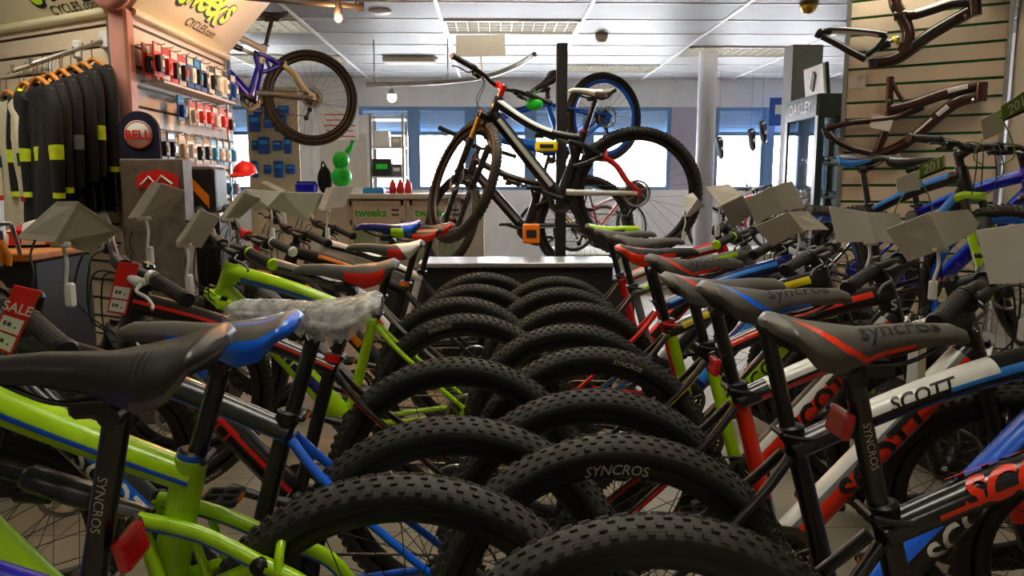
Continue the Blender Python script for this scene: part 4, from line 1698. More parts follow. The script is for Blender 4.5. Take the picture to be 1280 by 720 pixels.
make_bike(SP['show_back'], (.70, 5.9, .5), 176, 'black and grey full suspension bike standing behind the platform bike', 'display bikes', steer=-55)
bc = make_bike(SP['hung_blue'], (1.03, 5.98, 1.44), 205, 'blue bike without front wheel hung high on the middle black post', 'display bikes', pitch=38)
bl = make_bike(SP['hung_white'], (-1.43, 6.1, 1.50), 205, 'white and royal blue bike hung high on the left black post', 'display bikes', steer=15)
# clamps that carry the hung bikes (parts of the bikes' posts)
for po_name, a, b in (('post', (-2.011, 5.80, 1.98), (-2.01, 5.86, 1.98)), ('post.001', (.478, 5.47, 1.95), (.50, 5.56, 1.95))):
    po = bpy.data.objects[po_name]
    MB().tube([a, b], .03, 10, 'black_satin', ref=(1, 0, 0)).build('bike_clamp', po)

# --- bikes on a raised stand by the right wall
m = MB().box((2.33, 3.58, .17), (1.02, 1.34, .34), 'black_matt', bevel=.01)
m.box((2.33, 3.58, .345), (1.04, 1.36, .015), 'steel_platform')
tag(m.build('bike_stand'), 'low black stand under the bikes by the slatted right wall', 'platform')
spec('tier_blue', base='royal_blue', dt=[(.1, .95, .3, .9, 'blue')], ht_badge='red_orange', tt=[(.1, .9, .3, .9, 'blue')], stay='royal_blue', stanchion='steel', fork='black_gloss', saddle=('saddle_black', 'plain', '', ''))
spec('tier_sky', base='black_gloss', dt=[(.1, .95, -.5, .9, 'sky_blue')], tt=[(.1, .9, -.3, .9, 'sky_blue')], stay='black_gloss', fork='lime', saddle=('saddle_black', 'edge', 'sky_blue', ''), rim='blue')
for nm, hx, hy, hd, lab in (('tier_blue', 2.42, 3.40, -64, 'royal blue bike with red head badge on the stand by the right wall'), ('tier_sky', 2.06, 3.30, -72, 'black and sky blue bike on the stand left of the royal blue bike')):
    d = Vector((cos(rad(hd)), sin(rad(hd)), 0))
    a = Vector((hx, hy, .352)) - d * .86
    make_bike(SP[nm], a, hd, lab, 'bikes on the raised stand', steer=-8 if nm == 'tier_blue' else 8)

# --- small bikes far back by the windows
m = MB().box((2.3, 9.2, .2), (3.4, 1.1, .4), 'off_white', bevel=.01)
tag(m.build('window_step'), 'low white step with children\'s bikes below the far right windows', 'platform')
kids = [('kid_red', 'red', 'white_gloss', .95, 9.0, 20, 'small red bike on the far window step, leftmost of the children\'s bikes'),
        ('kid_purple', 'purple', 'yellow', 1.35, 9.35, 170, 'small purple and yellow bike on the far window step'),
        ('kid_white', 'white_gloss', 'red', 2.55, 9.0, 15, 'small white bike with red marks right of the round white column'),
        ('kid_red_black', 'red', 'black_gloss', 3.9, 9.4, 172, 'small red and black bike in front of the far right window'),
        ('kid_sky', 'sky_blue', 'white_gloss', 3.62, 8.95, 10, 'small light blue bike at the right end of the far window step')]
for nm, c1, c2, x, y, hd, lab in kids:
    s = spec(nm, base=c1, tt=[(.1, .9, 0, 1, c2)], dt=[(.1, .9, -.4, .5, c2)], stay=c1, fork=c1, saddle=('saddle_black', 'edge', c1, ''), rim='white_gloss' if nm != 'kid_sky' else 'black_satin')
    b = make_bike(s, (x, y, .4), hd, lab, 'children\'s bikes by the window', steer=20)
    b.scale = (.74, .74, .74)
    rz = Matrix.Rotation(rad(hd), 3, 'Z')
    b.location = Vector((x, y, .4)) - rz @ Vector((-.445 * .74, 0, 0))
# ================================================================== goods and small things
def shift(m, o):
    o = Vector(o)
    m.v = [tuple(Vector(v) - o) for v in m.v]
    return m


def put_at(m, name, o, parent=None):
    """mesh built in world coordinates, origin moved to o"""
    q = shift(m, o).build(name, parent)
    if parent is None:
        q.location = o
    return q


def slab(m, c4, th, mt, side=None):
    """thin slab from four corners in order"""
    c4 = [Vector(c) for c in c4]
    n = (c4[1] - c4[0]).cross(c4[3] - c4[0]).normalized() * (th / 2)
    vs = [c + n for c in c4] + [c - n for c in c4]
    return m.add(vs, [[0, 1, 2, 3], [7, 6, 5, 4], [0, 4, 5, 1], [1, 5, 6, 2], [2, 6, 7, 3], [3, 7, 4, 0]], lambda i: mt if i < 2 else (side or mt))


# ---- bare frames on the right slatwall
def onwall(px, py, off=.1):
    d = P(px, py, 4.0) - Vector((0, 0, HC))
    nn = Vector((XSR[0][1], XSR[1][1], 0))
    A = Vector((XSR[0][3], XSR[1][3], 0)) + nn * off
    O = Vector((0, 0, HC))
    return O + d * ((A - O).dot(nn) / d.dot(nn))


WN = Vector((XSR[0][1], XSR[1][1], 0))
WD = Vector((XSR[0][0], XSR[1][0], 0))


def wtube(m, pts, r, mt, n=14, ry=1.0, off=.1, fn=None):
    w_ = [onwall(px, py, off if len(q) == 0 else q[0]) for px, py, *q in pts]
    m.tube(catmull(w_, 5), r, n, mt, ref=tuple(WN), ry=ry, fn=fn)


# upper downhill frame
O1 = onwall(1130, 45)
root = empty('frameset', O1)
tag(root, 'glossy bronze and black downhill bike frame on the upper part of the slatwall', 'bike frame', 'bare frames on the slatwall')
m = MB()
wtube(m, [(1217, -8), (1219, 20)], .034, 'bronze')
wtube(m, [(1213, 2), (1190, 4), (1165, 12), (1140, 19), (1122, 18)], [.024] * 26, 'bronze', ry=1.2, fn=bands('black_gloss', [(.0, .75, .1, 1, 'off_white'), (.75, 1, -1, 1, 'bronze')]))
wtube(m, [(1212, 15), (1190, 27), (1160, 45), (1138, 62), (1118, 74), (1092, 79)], .031, 'bronze', ry=1.15, fn=bands('bronze', [(.15, .6, -.1, .6, 'black_gloss')]))
wtube(m, [(1118, -14), (1119, 4), (1126, 18), (1134, 35), (1135, 50), (1128, 65)], .029, 'bronze', ry=1.2)
wtube(m, [(1117, -3), (1130, 17)], .016, 'black_gloss')
wtube(m, [(1134, 18), (1118, 20)], .03, 'bronze')
wtube(m, [(1092, 74), (1093, 84)], .036, 'black_satin')
m.text('DEVINCI', .05, 'white_gloss', lambda x, y: onwall(1168, 33, .133) + (WD * .80 + Vector((0, 0, .60))) * x + (Vector((0, 0, .80)) - WD * .60) * y, .02, 0, 0) if False else None
put_at(m, 'front_triangle', O1, root)
m = MB()
for off in (.05, .15):
    wtube(m, [(1022, 45, off), (1040, 38, off), (1080, 40, off), (1108, 44, off)], .015, 'black_gloss', ry=1.3, fn=bands('black_gloss', [(.2, .9, 0, 1, 'off_white')]))
    wtube(m, [(1028, 46, off), (1045, 54, off), (1062, 64, off), (1082, 74, off)], .017, 'black_gloss', ry=1.2, fn=bands('black_gloss', [(.1, .9, 0, 1, 'bronze')]))
    wtube(m, [(1020, 47, off), (1026, 38, off), (1034, 48, off)], .014, 'black_gloss')
    wtube(m, [(1108, 44, off), (1098, 58, off), (1083, 70, off)], .014, 'black_gloss')
put_at(m, 'swingarm', O1, root)
m = MB()
wtube(m, [(1084, 66), (1100, 58), (1124, 47)], .013, 'steel')
wtube(m, [(1098, 60), (1112, 53)], .026, 'black_gloss')
wtube(m, [(1118, 52), (1122, 49)], .028, 'yellow')
put_at(m, 'shock', O1, root)
m = MB()
for px, py in ((1206, 22), (1130, 22)):
    m.tube([onwall(px, py, .0), onwall(px, py, .12), onwall(px, py - 3, .15)], .006, 8, 'steel', ref=(0, 0, 1))
put_at(m, 'wall_hook', O1, root)
# lower frame
O2 = onwall(1130, 145)
root = empty('frameset', O2)
tag(root, 'brown trail bike frame with a small price card on the lower part of the slatwall', 'bike frame', 'bare frames on the slatwall')
m = MB()
wtube(m, [(1227, 103), (1225, 127)], .032, 'brown_red')
wtube(m, [(1222, 107), (1200, 112), (1175, 119), (1150, 128), (1130, 134), (1110, 138)], .025, 'brown_red', ry=1.25, fn=bands('brown_red', [(.12, .3, -.2, .5, 'off_white')]))
wtube(m, [(1220, 121), (1198, 127), (1178, 141), (1150, 165), (1125, 183), (1095, 196)], .030, 'brown_red', ry=1.1, fn=bands('brown_red', [(.25, .33, -.4, .6, 'off_white'), (.42, .62, .1, .6, 'card')]))
wtube(m, [(1113, 96), (1112, 120), (1111, 140)], .021, 'brown_red')
wtube(m, [(1114, 100), (1122, 116), (1130, 128)], .012, 'brown_red')
wtube(m, [(1111, 140), (1106, 165), (1096, 190)], .024, 'brown_red')
wtube(m, [(1091, 194), (1095, 204)], .04, 'black_satin')
put_at(m, 'front_triangle', O2, root)
m = MB()
for off in (.05, .15):
    wtube(m, [(1034, 161, off), (1060, 154, off), (1090, 151, off), (1120, 147, off), (1140, 139, off)], .014, 'brown_red', ry=1.2)
    wtube(m, [(1036, 166, off), (1046, 176, off), (1065, 186, off), (1090, 192, off)], .016, 'brown_red', ry=1.2, fn=bands('brown_red', [(.2, .7, 0, 1, 'bronze')]))
    wtube(m, [(1030, 160, off), (1034, 170, off), (1040, 172, off)], .015, 'black_satin')
put_at(m, 'swingarm', O2, root)
m = MB()
wtube(m, [(1128, 144), (1142, 138), (1158, 131)], .011, 'steel')
wtube(m, [(1138, 140), (1154, 133)], .021, 'black_gloss')
put_at(m, 'shock', O2, root)
m = MB()
for px, py in ((1216, 127), (1112, 128)):
    m.tube([onwall(px, py, .0), onwall(px, py, .12), onwall(px, py - 3, .15)], .006, 8, 'steel', ref=(0, 0, 1))
put_at(m, 'wall_hook', O2, root)
m = MB()
slab(m, [onwall(1087, 159, .16), onwall(1090, 142, .16), onwall(1117, 147, .16), onwall(1112, 165, .16)], .003, 'card_pale')
tag(put_at(m, 'price_card', onwall(1100, 152, .16)), 'small blank cream price card on the brown trail bike frame', 'price card', 'price cards')
m = MB()
for a in (1060, 1083):
    slab(m, [onwall(a, 96 + (a - 1060) * -.05, .012), onwall(a + 20, 95, .012), onwall(a + 20, 111, .012), onwall(a, 112, .012)], .003, 'card_pale')
m = MB()
slab(m, [onwall(1060, 95, .012), onwall(1082, 94, .012), onwall(1082, 110, .012), onwall(1060, 111, .012)], .003, 'card_pale')
tag(put_at(m, 'price_label', onwall(1070, 102, .012)), 'pale paper label stuck to the slatwall left of the brown frame', 'label')

# ---- price cards over the handlebars: left face, right face, depth, fold depth
CARDS = [
    # (left quad px), (right quad px), Y outer, Y fold, material, label
    ([(20, 298), (72, 252), (98, 252), (68, 303)], [(68, 303), (98, 252), (150, 288), (112, 316)], 1.58, 1.50, 'card', 'large folded grey price card nearest the left edge of the picture'),
    ([(160, 273), (190, 228), (202, 229), (176, 271)], [(176, 271), (202, 229), (232, 239), (205, 269)], 2.2, 2.12, 'card', 'folded grey price card in front of the wood grain stand'),
    ([(220, 302), (248, 263), (252, 262), (226, 304)], [(226, 304), (252, 262), (275, 272), (251, 310)], 2.0, 1.95, 'card', 'tilted grey price card right of and below the wood grain stand'),
    ([(276, 271), (300, 241), (306, 241), (282, 273)], [(282, 273), (306, 241), (326, 248), (300, 272)], 2.62, 2.56, 'card', 'grey price card just right of the red topped packages'),
    ([(318, 264), (305, 236), (352, 240), (335, 258)], [(335, 258), (352, 240), (402, 241), (385, 277)], 3.0, 2.92, 'card_pale', 'wide folded price card below the blue tool board'),
    ([(326, 228), (333, 226), (358, 238), (350, 241)], [(350, 241), (358, 238), (372, 244), (366, 250)], 3.35, 3.3, 'card', 'narrow price card behind the wide folded one below the tool board'),
    ([(398, 261), (408, 235), (416, 234), (406, 262)], [(406, 262), (416, 234), (443, 232), (430, 258)], 3.5, 3.44, 'card_pale', 'pale price card directly left of the shop counter front'),
    ([(854, 245), (866, 241), (872, 248), (858, 268)], [(858, 268), (872, 248), (881, 257), (862, 270)], 3.7, 3.66, 'paper', 'small white price card at the left end of the right hand cards'),
    ([(881, 234), (911, 230), (928, 244), (901, 257)], [(901, 257), (928, 244), (942, 268), (914, 284)], 3.3, 3.22, 'card', 'folded price card in front of the round white column'),
    ([(932, 250), (965, 233), (977, 263), (945, 280)], [(965, 233), (990, 226), (1006, 260), (977, 263)], 2.85, 2.78, 'card', 'folded price card in front of the black eyewear cabinet'),
    ([(943, 283), (985, 265), (1003, 288), (966, 308)], [(985, 265), (1008, 264), (1036, 287), (1003, 288)], 2.45, 2.38, 'card', 'folded price card lying lowest below the black eyewear cabinet'),
    ([(1036, 258), (1083, 265), (1093, 302), (1046, 303)], [(1083, 265), (1124, 267), (1130, 305), (1093, 302)], 2.15, 2.08, 'card_pale', 'folded price card below the middle of the slatted right panel'),
    ([(1107, 287), (1160, 266), (1182, 310), (1135, 327)], [(1160, 266), (1210, 262), (1228, 285), (1182, 310)], 1.9, 1.82, 'card', 'large folded grey price card second from the right edge'),
    ([(1220, 288), (1290, 278), (1302, 352), (1237, 355)], [(1290, 278), (1335, 284), (1345, 356), (1302, 352)], 1.6, 1.53, 'card_pale', 'large pale price card cut off by the right edge of the picture'),
]
for lq, rq, yo, yf, mt, lab in CARDS:
    fold = [p for p in lq if p in rq]
    m = MB()
    for qd in (lq, rq):
        slab(m, [P(px, py, yf if (px, py) in fold else yo) for px, py in qd], .003, mt)
    lo = max(fold, key=lambda p: p[1])
    o = P(lo[0], lo[1], yf)
    t = tag(put_at(m, 'price_card', o), lab, 'price card', 'price cards')
    k = MB()
    k.box((.0, .02, -.006), (.04, .010, .012), 'card_pale', bevel=.003)
    k.tube(catmull([(0, .03, -.01), (.004, .03, -.045), (-.004, .035, -.09), (0, .04, -.13)], 4), .004, 8, 'white_plastic')
    k.box((0, .04, -.11), (.02, .016, .05), 'white_plastic', bevel=.004)
    k.build('clip', t)
# card above the display bike
c4 = [P(570, 44, 4.62), P(631, 43, 4.62), P(632, 70, 4.62), P(570, 71, 4.62)]
t = tag(put_at(slab(MB(), c4, .004, 'coral_paint' if False else 'card_pale'), 'price_card', P(601, 70, 4.62)), 'blank beige price card standing above the platform bike\'s handlebar', 'price card', 'price cards')
MB().tube([(0, 0, 0), (.005, 0, -.07), (.0, -.0, -.14)], .005, 8, 'white_plastic').build('clip', t)


# green and pale season tags on the raised bikes
def season_tag(pale, green, Y, lab):
    a = [P(x, y, Y) for x, y in pale]
    b = [P(x, y, Y - .02) for x, y in green]
    m = MB()
    slab(m, a, .003, 'card_pale')
    slab(m, b, .003, 'lime_tag')
    ux = (b[1] - b[0]).normalized()
    uy = (b[0] - b[3]).normalized()
    nn = ux.cross(uy)
    if nn.y > 0:
        nn = -nn
    c = (b[0] + b[1] + b[2] + b[3]) / 4
    h = (b[0] - b[3]).length
    m.text('2011', h * .62, 'paper', lambda x, y: c + ux * (x + h * .1) + uy * (y + h * .06) + nn * .004, .03, 0, 0)
    m.add([b[3] + nn * .004, b[2] + nn * .004, b[2].lerp(b[1], .14) + nn * .004, b[3].lerp(b[0], .14) + nn * .004], [[0, 1, 2, 3]], 'ink')
    t = tag(put_at(m, 'season_tag', a[1]), lab, 'price card', 'green season tags')
    w = MB()
    for s in (-1, 1):
        w.tube(catmull([(0, 0, -.03), (s * .05, .01, -.10), (s * .075, .02, -.17), (s * .03, .03, -.2)], 5), .0028, 6, 'lime_tag')
    w.build('tie', t)


mat('lime_tag', (.45, .62, .12), .5, var=.04)
season_tag([(1120, 224), (1149, 212), (1150, 237), (1121, 241)], [(1149, 206), (1181, 194), (1182, 212), (1150, 224)], 2.95, 'pale card with a green 2011 flap in front of the slatted panel')
season_tag([(1226, 150), (1252, 136), (1255, 164), (1229, 176)], [(1251, 133), (1290, 108), (1290, 136), (1254, 152)], 2.75, 'pale card with a green 2011 flap at the right edge of the picture')


# ---- red sale tags
def sale_tag(q, Y, lab, word=True):
    a = [P(x, y, Y) for x, y in q]           # tl, tr, br, bl
    o = (a[0] + a[1]) / 2
    m = MB()
    slab(m, a, .0025, 'tag_red')
    nn = (a[1] - a[0]).cross(a[3] - a[0]).normalized()
    if nn.y > 0:
        nn = -nn

    def uv(u, v, k=.002):
        return a[0].lerp(a[1], u).lerp(a[3].lerp(a[2], u), v) + nn * k

    def rect(u0, v0, u1, v1, mt, k=.002):
        m.add([uv(u0, v0, k), uv(u1, v0, k), uv(u1, v1, k), uv(u0, v1, k)], [[0, 1, 2, 3]], mt)
    rect(.08, .47, .92, .70, 'paper')
    rect(.08, .73, .92, .96, 'paper')
    for v in (.58, .84):
        rect(.2, v - .035, .32, v + .035, 'ink_grey', .003)
        rect(.36, v - .03, .52, v + .03, 'ink_grey', .003)
        rect(.66, v + .01, .74, v + .04, 'ink_grey', .003)
    W, H = (a[1] - a[0]).length, (a[3] - a[0]).length
    if word:
        m.text('SALE', .15 * H, 'paper', lambda x, y: uv(.5 + x / W, .32 - y / H, .003), .02, 0, 0)
    t = tag(put_at(m, 'sale_tag', o), lab, 'sale tag', 'red sale tags')
    MB().tube(catmull([(0, 0, -.012), (.006, .008, .02), (-.004, .02, .05), (.0, .03, .075)], 4), .002, 6, 'ink').build('string', t)


sale_tag([(18, 356), (52, 364), (14, 444), (-14, 432)], 1.22, 'red sale tag with white price boxes at the left edge of the picture')
sale_tag([(148, 327), (174, 330), (157, 394), (134, 390)], 1.85, 'red sale tag with two white boxes behind the black grip on the left', False)
for (q, mt, Y, lab) in (([(1136, 432), (1148, 435), (1147, 496), (1132, 490)], 'paper', 1.5, 'narrow white paper tag hanging behind the red striped saddle'),
                        ([(1150, 432), (1158, 432), (1156, 478), (1148, 481)], 'pegboard', 1.52, 'narrow tan paper tag beside the white tag behind the red striped saddle'),
                        ([(1217, 347), (1236, 350), (1233, 373), (1215, 377)], 'card_pale', 1.75, 'small pale paper tag below the large price card at right')):
    a = [P(x, y, Y) for x, y in q]
    t = tag(put_at(slab(MB(), a, .002, mt), 'paper_tag', a[0]), lab, 'paper tag')
    MB().tube([(.006, 0, -.002), (.01, .01, .03), (.004, .02, .06)], .0015, 5, 'paper').build('string', t)


# ---- packaged accessories on the white slatwall
def pack(yl, z, wd, h, body, face, prod, dx, label, grp):
    o = XSM @ Vector((yl, dx, z))
    m = MB()
    m.box((0, 0, 0), (.006, wd, h), body, bevel=.001)
    m.box((.0042, 0, h * .34), (.002, wd * .9, h * .22), face)
    t = tag(m.build('blister_pack', None, o), label, 'packaged accessory', grp)
    q = MB()
    q.box((.016, 0, -h * .12), (.026, wd * .62, h * .5), prod, bevel=.008, seg=2)
    q.box((.031, 0, -h * .12), (.004, wd * .3, h * .2), face, bevel=.001)
    q.build('product', t)
    return t


ROWS = [
    ('top', 1.83, .17, [(.05, 'box_red', 'box_white', 'box_black'), (.15, 'box_white', 'box_red', 'box_red'), (.25, 'box_red', 'box_white', 'box_black'), (.36, 'box_white', 'box_red', 'box_black'), (.47, 'box_blue', 'box_white', 'box_white'), (.57, 'box_blue', 'box_cyan', 'box_black'), (.67, 'box_blue', 'box_white', 'box_black'), (.80, 'box_white', 'box_black', 'box_black'), (.90, 'box_black', 'box_white', 'box_white'), (1.02, 'box_white', 'box_black', 'box_white'), (1.18, 'box_blue', 'box_white', 'box_blue')]),
    ('second', 1.61, .14, [(.36, 'box_blue', 'box_cyan', 'box_blue'), (.52, 'card_pale', 'box_red', 'card'), (.64, 'box_white', 'box_red', 'box_red'), (.76, 'box_white', 'box_red', 'box_red'), (.88, 'box_red', 'box_white', 'box_white'), (1.0, 'box_white', 'box_red', 'box_red'), (1.14, 'box_red', 'box_white', 'box_black')]),
    ('third', 1.40, .16, [(.10, 'box_black', 'card', 'box_black'), (.20, 'box_black', 'bronze', 'box_black'), (.34, 'card_pale', 'box_white', 'card'), (.46, 'box_white', 'card', 'box_white'), (.58, 'box_white', 'box_black', 'box_black'), (.70, 'box_white', 'card', 'box_black'), (.82, 'box_white', 'box_cyan', 'box_cyan'), (.93, 'box_cyan', 'box_white', 'box_white'), (1.04, 'box_cyan', 'box_white', 'box_white'), (1.16, 'box_cyan', 'box_white', 'box_cyan')]),
    ('lowest', 1.18, .15, [(.14, 'box_black', 'box_white', 'box_black'), (.28, 'box_white', 'card', 'box_black'), (.44, 'card', 'box_white', 'box_black'), (.6, 'box_black', 'orange', 'box_black'), (.74, 'box_white', 'box_red', 'box_black'), (.88, 'box_white', 'box_cyan', 'box_white'), (1.04, 'box_white', 'box_black', 'box_cyan'), (1.18, 'box_cyan', 'box_white', 'box_white')]),
]
NM = {'box_red': 'red', 'box_white': 'white', 'box_blue': 'blue', 'box_black': 'black', 'box_cyan': 'light blue', 'card': 'tan', 'card_pale': 'pale', 'bronze': 'brown', 'orange': 'orange'}
ONM = CN + ['eleventh', 'twelfth']
for rn, z, h, its in ROWS:
    for i, (yl, b, f, p) in enumerate(its):
        hk = MB().tube([XSM @ Vector((yl, 0, z + h / 2 - .012)), XSM @ Vector((yl, .14, z + h / 2 - .010)), XSM @ Vector((yl, .145, z + h / 2))], .003, 6, 'steel', ref=(0, 0, 1))
        for dpt in ((.045, .10) if rn == 'top' else (.08,)):
            t = pack(yl, z + rnd.uniform(-.008, .008), .085, h, b, f, p, dpt, '%s and %s pack, %s from left, %s row of white slatwall%s' % (NM[b], NM[f], ONM[i], rn, '' if rn != 'top' else (', behind' if dpt < .05 else ', front')), 'packs on the white slatwall')
        put_at(hk, 'hook', t.location, t)
# clear shelf under the top row
m = MB().box(XSM @ Vector((.62, .06, 1.725)), (.12, 1.1, .012), 'off_white')
tag(m.build('shelf'), 'narrow pale ledge under the top row of packs', 'shelf')


# ---- jerseys on rails
def jersey(origin, X3, L, body, acc, acc2, label, neck=None, cat='jersey', seed=0):
    """hangs from its hanger hook at origin; X3 columns: across, thickness, up"""
    r = random.Random(seed)
    root = empty('jersey', origin)
    tag(root, label, 'jersey', 'cycling clothes on the rails')
    X = Matrix((X3[0], X3[1], (0, 0, 1))).transposed().to_4x4()
    m = MB()
    zs = [-.075, -.085, -.10, -.13, -.17, -.24, -.34, -.46, -.58, -.68, -.68 - (L - .68)]
    ws = [.05, .08, .12, .155, .165, .16, .155, .15, .155, .16, .155]
    ts = [.012, .02, .024, .027, .029, .028, .027, .027, .027, .029, .027]
    n = 20
    rows = []
    for z, wv, tv in zip(zs, ws, ts):
        row = []
        for j in range(n):
            a = 2 * pi * j / n
            row.append(Vector((wv * (abs(cos(a)) ** .7) * (1 if cos(a) > 0 else -1), tv * sin(a) * (1 + .5 * sin(3 * a + z * 9 + seed)) * .8, z + .01 * sin(2 * a + seed))))
        rows.append(row)

    def fn(i, j):
        if i < 1 and neck:
            return neck
        if acc and i in (3,) and j % n in (0, 1, 9, 10, 19, 18):
            return acc
        if acc2 and 6 <= i <= 7 and (j % n in (0, 19, 9, 10)):
            return acc2
        return body
    m.grid(rows, fn, cv=True, M=X)
    m.add([X @ p for p in rows[-1]], [list(range(n))], body)
    m.build('body', root)
    for s in (-1, 1):
        q = MB()
        q.tube(catmull([(s * .12, 0, -.12), (s * .17, 0, -.20), (s * .195, .01, -.33), (s * .20, .012, -.46), (s * .197, .015, -.60)], 4), lambda t: lerp(.062, .04, t), 12, body, fn=lambda t, u: (acc if acc and .55 < t < .68 else (acc2 if acc2 and t > .93 else body)), ry=.6, M=X, ref=(1, 0, 0))
        q.build('sleeve', root)
    q = MB()
    q.tube(catmull([(0, 0, .0), (.012, 0, .012), (.014, 0, .028), (0, 0, .036), (-.014, 0, .026)], 4), .0022, 6, 'steel', M=X, ref=(0, 1, 0))
    q.tube([(0, 0, 0), (0, 0, -.045)], .0025, 6, 'steel', M=X)
    q.tube(catmull([(-.18, 0, -.115), (-.09, 0, -.07), (0, 0, -.045), (.09, 0, -.07), (.18, 0, -.115)], 4), .011, 8, 'wood_hanger', M=X, ref=(0, 1, 0))
    q.build('coat_hanger', root)
    return root


def rail(x0, z0, L, drop, label):
    m = MB()
    a, b = XSL @ Vector((x0, 0, z0)), XSL @ Vector((x0, L, z0 - drop))
    m.tube([a, b], .011, 8, 'aluminium', ref=(0, 0, 1), smooth=False)
    m.tube([b, b + Vector((0, 0, .03))], .009, 8, 'aluminium')
    m.box(a + Vector((0, 0, .0)), (.05, .05, .09), 'white_plastic', bevel=.008)
    k = 0
    while k < L / .05 - 1:
        p = a.lerp(b, (k + .5) * .05 / L)
        m.tube([p + Vector((0, 0, .0)), p + Vector((0, 0, .02))], .004, 6, 'steel')
        k += 1
    o = tag(put_at(m, 'clothes_rail', a), label, 'clothes rail', 'clothes rails')
    return a, b


ux3 = Vector((XSL[0][0], XSL[1][0], 0))
un3 = Vector((XSL[0][1], XSL[1][1], 0))
JB = [
    (.50, 1.82, .30, .10, 'metal clothes rail at the left edge with cream and green jerseys', [
        (.50, 'cloth_cream', 'cloth_green', 'cloth_red', 'cloth_green', 'cream jersey with green shoulders at the left edge, hanging in front'),
        (.36, 'cloth_cream', 'cloth_green', None, 'cloth_green', 'cream jersey with green collar behind the front one at the left edge')]),
    (.745, 1.89, .34, .15, 'metal clothes rail in the middle of the cream panel', [
        (.53, 'cloth_black', 'cloth_neon', 'cloth_neon', 'cloth_neon', 'black jersey with neon yellow collar, frontmost on the middle rail'),
        (.44, 'cloth_black', 'cloth_grey', None, None, 'plain black jersey second from the front on the middle rail'),
        (.36, 'cloth_black', 'cloth_neon', None, None, 'black jersey with neon sleeve band third on the middle rail'),
        (.27, 'cloth_black', None, 'cloth_grey', 'cloth_black', 'black jersey with grey sides near the wall on the middle rail'),
        (.17, 'cloth_black', None, None, 'cloth_blue', 'black jersey with bright blue collar nearest the wall on the middle rail')]),
    (.975, 1.92, .38, .17, 'metal clothes rail next to the coral column', [
        (.58, 'cloth_black', 'cloth_neon', 'cloth_neon', None, 'black jersey with neon bands, frontmost on the rail by the coral column'),
        (.49, 'cloth_black', None, 'cloth_neon', None, 'black jersey with neon sides second on the rail by the coral column'),
        (.40, 'cloth_black', 'cloth_grey', None, None, 'black jersey with grey sleeve bands on the rail by the coral column'),
        (.31, 'cloth_black', None, None, None, 'plain black jersey fourth from the front by the coral column'),
        (.22, 'cloth_black', 'cloth_neon', None, None, 'black jersey with neon sleeve bands fifth by the coral column'),
        (.13, 'cloth_black', None, 'cloth_neon', 'cloth_black', 'black jersey with neon sides nearest the wall by the coral column')]),
]
sd = 0
for x0, z0, L, drop, lab, js in JB:
    a, b = rail(x0, z0, L, drop, lab)
    for dpt, bd, a1, a2, nk, jl in js:
        sd += 1
        o = a.lerp(b, min(.98, dpt / .62)) + Vector((0, 0, -.026))
        an = .22 + rnd.uniform(-.06, .06)
        x3 = (ux3 * cos(an) + un3 * sin(an))
        y3 = (un3 * cos(an) - ux3 * sin(an))
        jersey(o, (tuple(x3), tuple(y3)), .78 + .08 * rnd.random(), bd, a1, a2, jl, nk, seed=sd)

# ---- helmet stand with round emblem board
m = MB()
sx0, sx1, sy = -1.80, -1.50, 3.72
m.box(((sx0 + sx1) / 2, sy + .06, .66), (sx1 - sx0, .12, 1.32), 'wood_grain', bevel=.006)
st = tag(m.build('display_stand'), 'wood grain display stand with a red emblem below the round emblem board', 'display stand')
m = MB()
m.prism([(-.10, -.02), (.10, -.02), (.10, .035), (.07, .055), (0, .07), (-.07, .055), (-.10, .035)], -.003, .003, 'tag_red', Matrix.Translation((-1.62, sy - .004, 1.20)))
m.tube([(-1.70, sy - .008, 1.195), (-1.66, sy - .008, 1.235), (-1.63, sy - .008, 1.20), (-1.60, sy - .008, 1.24), (-1.55, sy - .008, 1.20)], .006, 6, 'paper')
m.build('emblem', st)
m = MB()
pts = [(-.095, 0)] + [(-.095 * cos(a), .13 + .095 * sin(a) * 1.0) for a in np.linspace(0, pi, 17)] + [(.095, 0)]
bx, bz = -1.70, 1.32
m.prism(pts, -.012, .012, 'ink_navy' if False else 'cloth_navy', Matrix.Translation((bx, sy + .02, bz)))
bb = m.build('emblem_board', st)
m = MB()
Mr = Matrix.Translation((bx, sy + .006, bz + .115))
m.lathe([(0, -.006), (.066, -.006), (.066, .0)], 32, 'paper', Mr)
m.lathe([(.058, -.0065), (.060, -.0075), (.063, -.0065)], 32, 'tag_red', Mr)
m.flat_text('BELL', .042, 'tag_red', (bx, sy - .002, bz + .113), (1, 0, 0), (0, 0, 1), .05)
m.build('round_emblem', bb)
# boxed helmet and a red cap beside the stand
m = MB()
m.box((-1.56, 4.12, 1.17), (.20, .2, .24), 'box_black', bevel=.03, seg=3)
m.add([(-1.655, 4.018, 1.27), (-1.61, 4.018, 1.27), (-1.49, 4.018, 1.14), (-1.49, 4.018, 1.07)], [[0, 3, 2, 1]], 'orange')
tag(m.build('helmet_box'), 'black box with an orange slash right of the wood grain stand', 'box')
m = MB().box((-1.56, 4.12, .525), (.24, .24, 1.05), 'box_black', bevel=.01)
m.box((-1.56, 4.12, 1.042), (.26, .26, .016), 'aluminium')
tag(m.build('plinth'), 'narrow black plinth carrying the orange slashed box', 'plinth')
hb_ = P(291, 212, 5.0)
m = MB()
rows = []
for i in range(7):
    a = pi / 2 * i / 6
    rows.append([Vector((.075 * cos(a) * cos(q), .095 * cos(a) * sin(q), .08 * sin(a))) for q in np.linspace(0, 2 * pi, 18, endpoint=False)])
m.grid(rows, 'tag_red', cv=True)
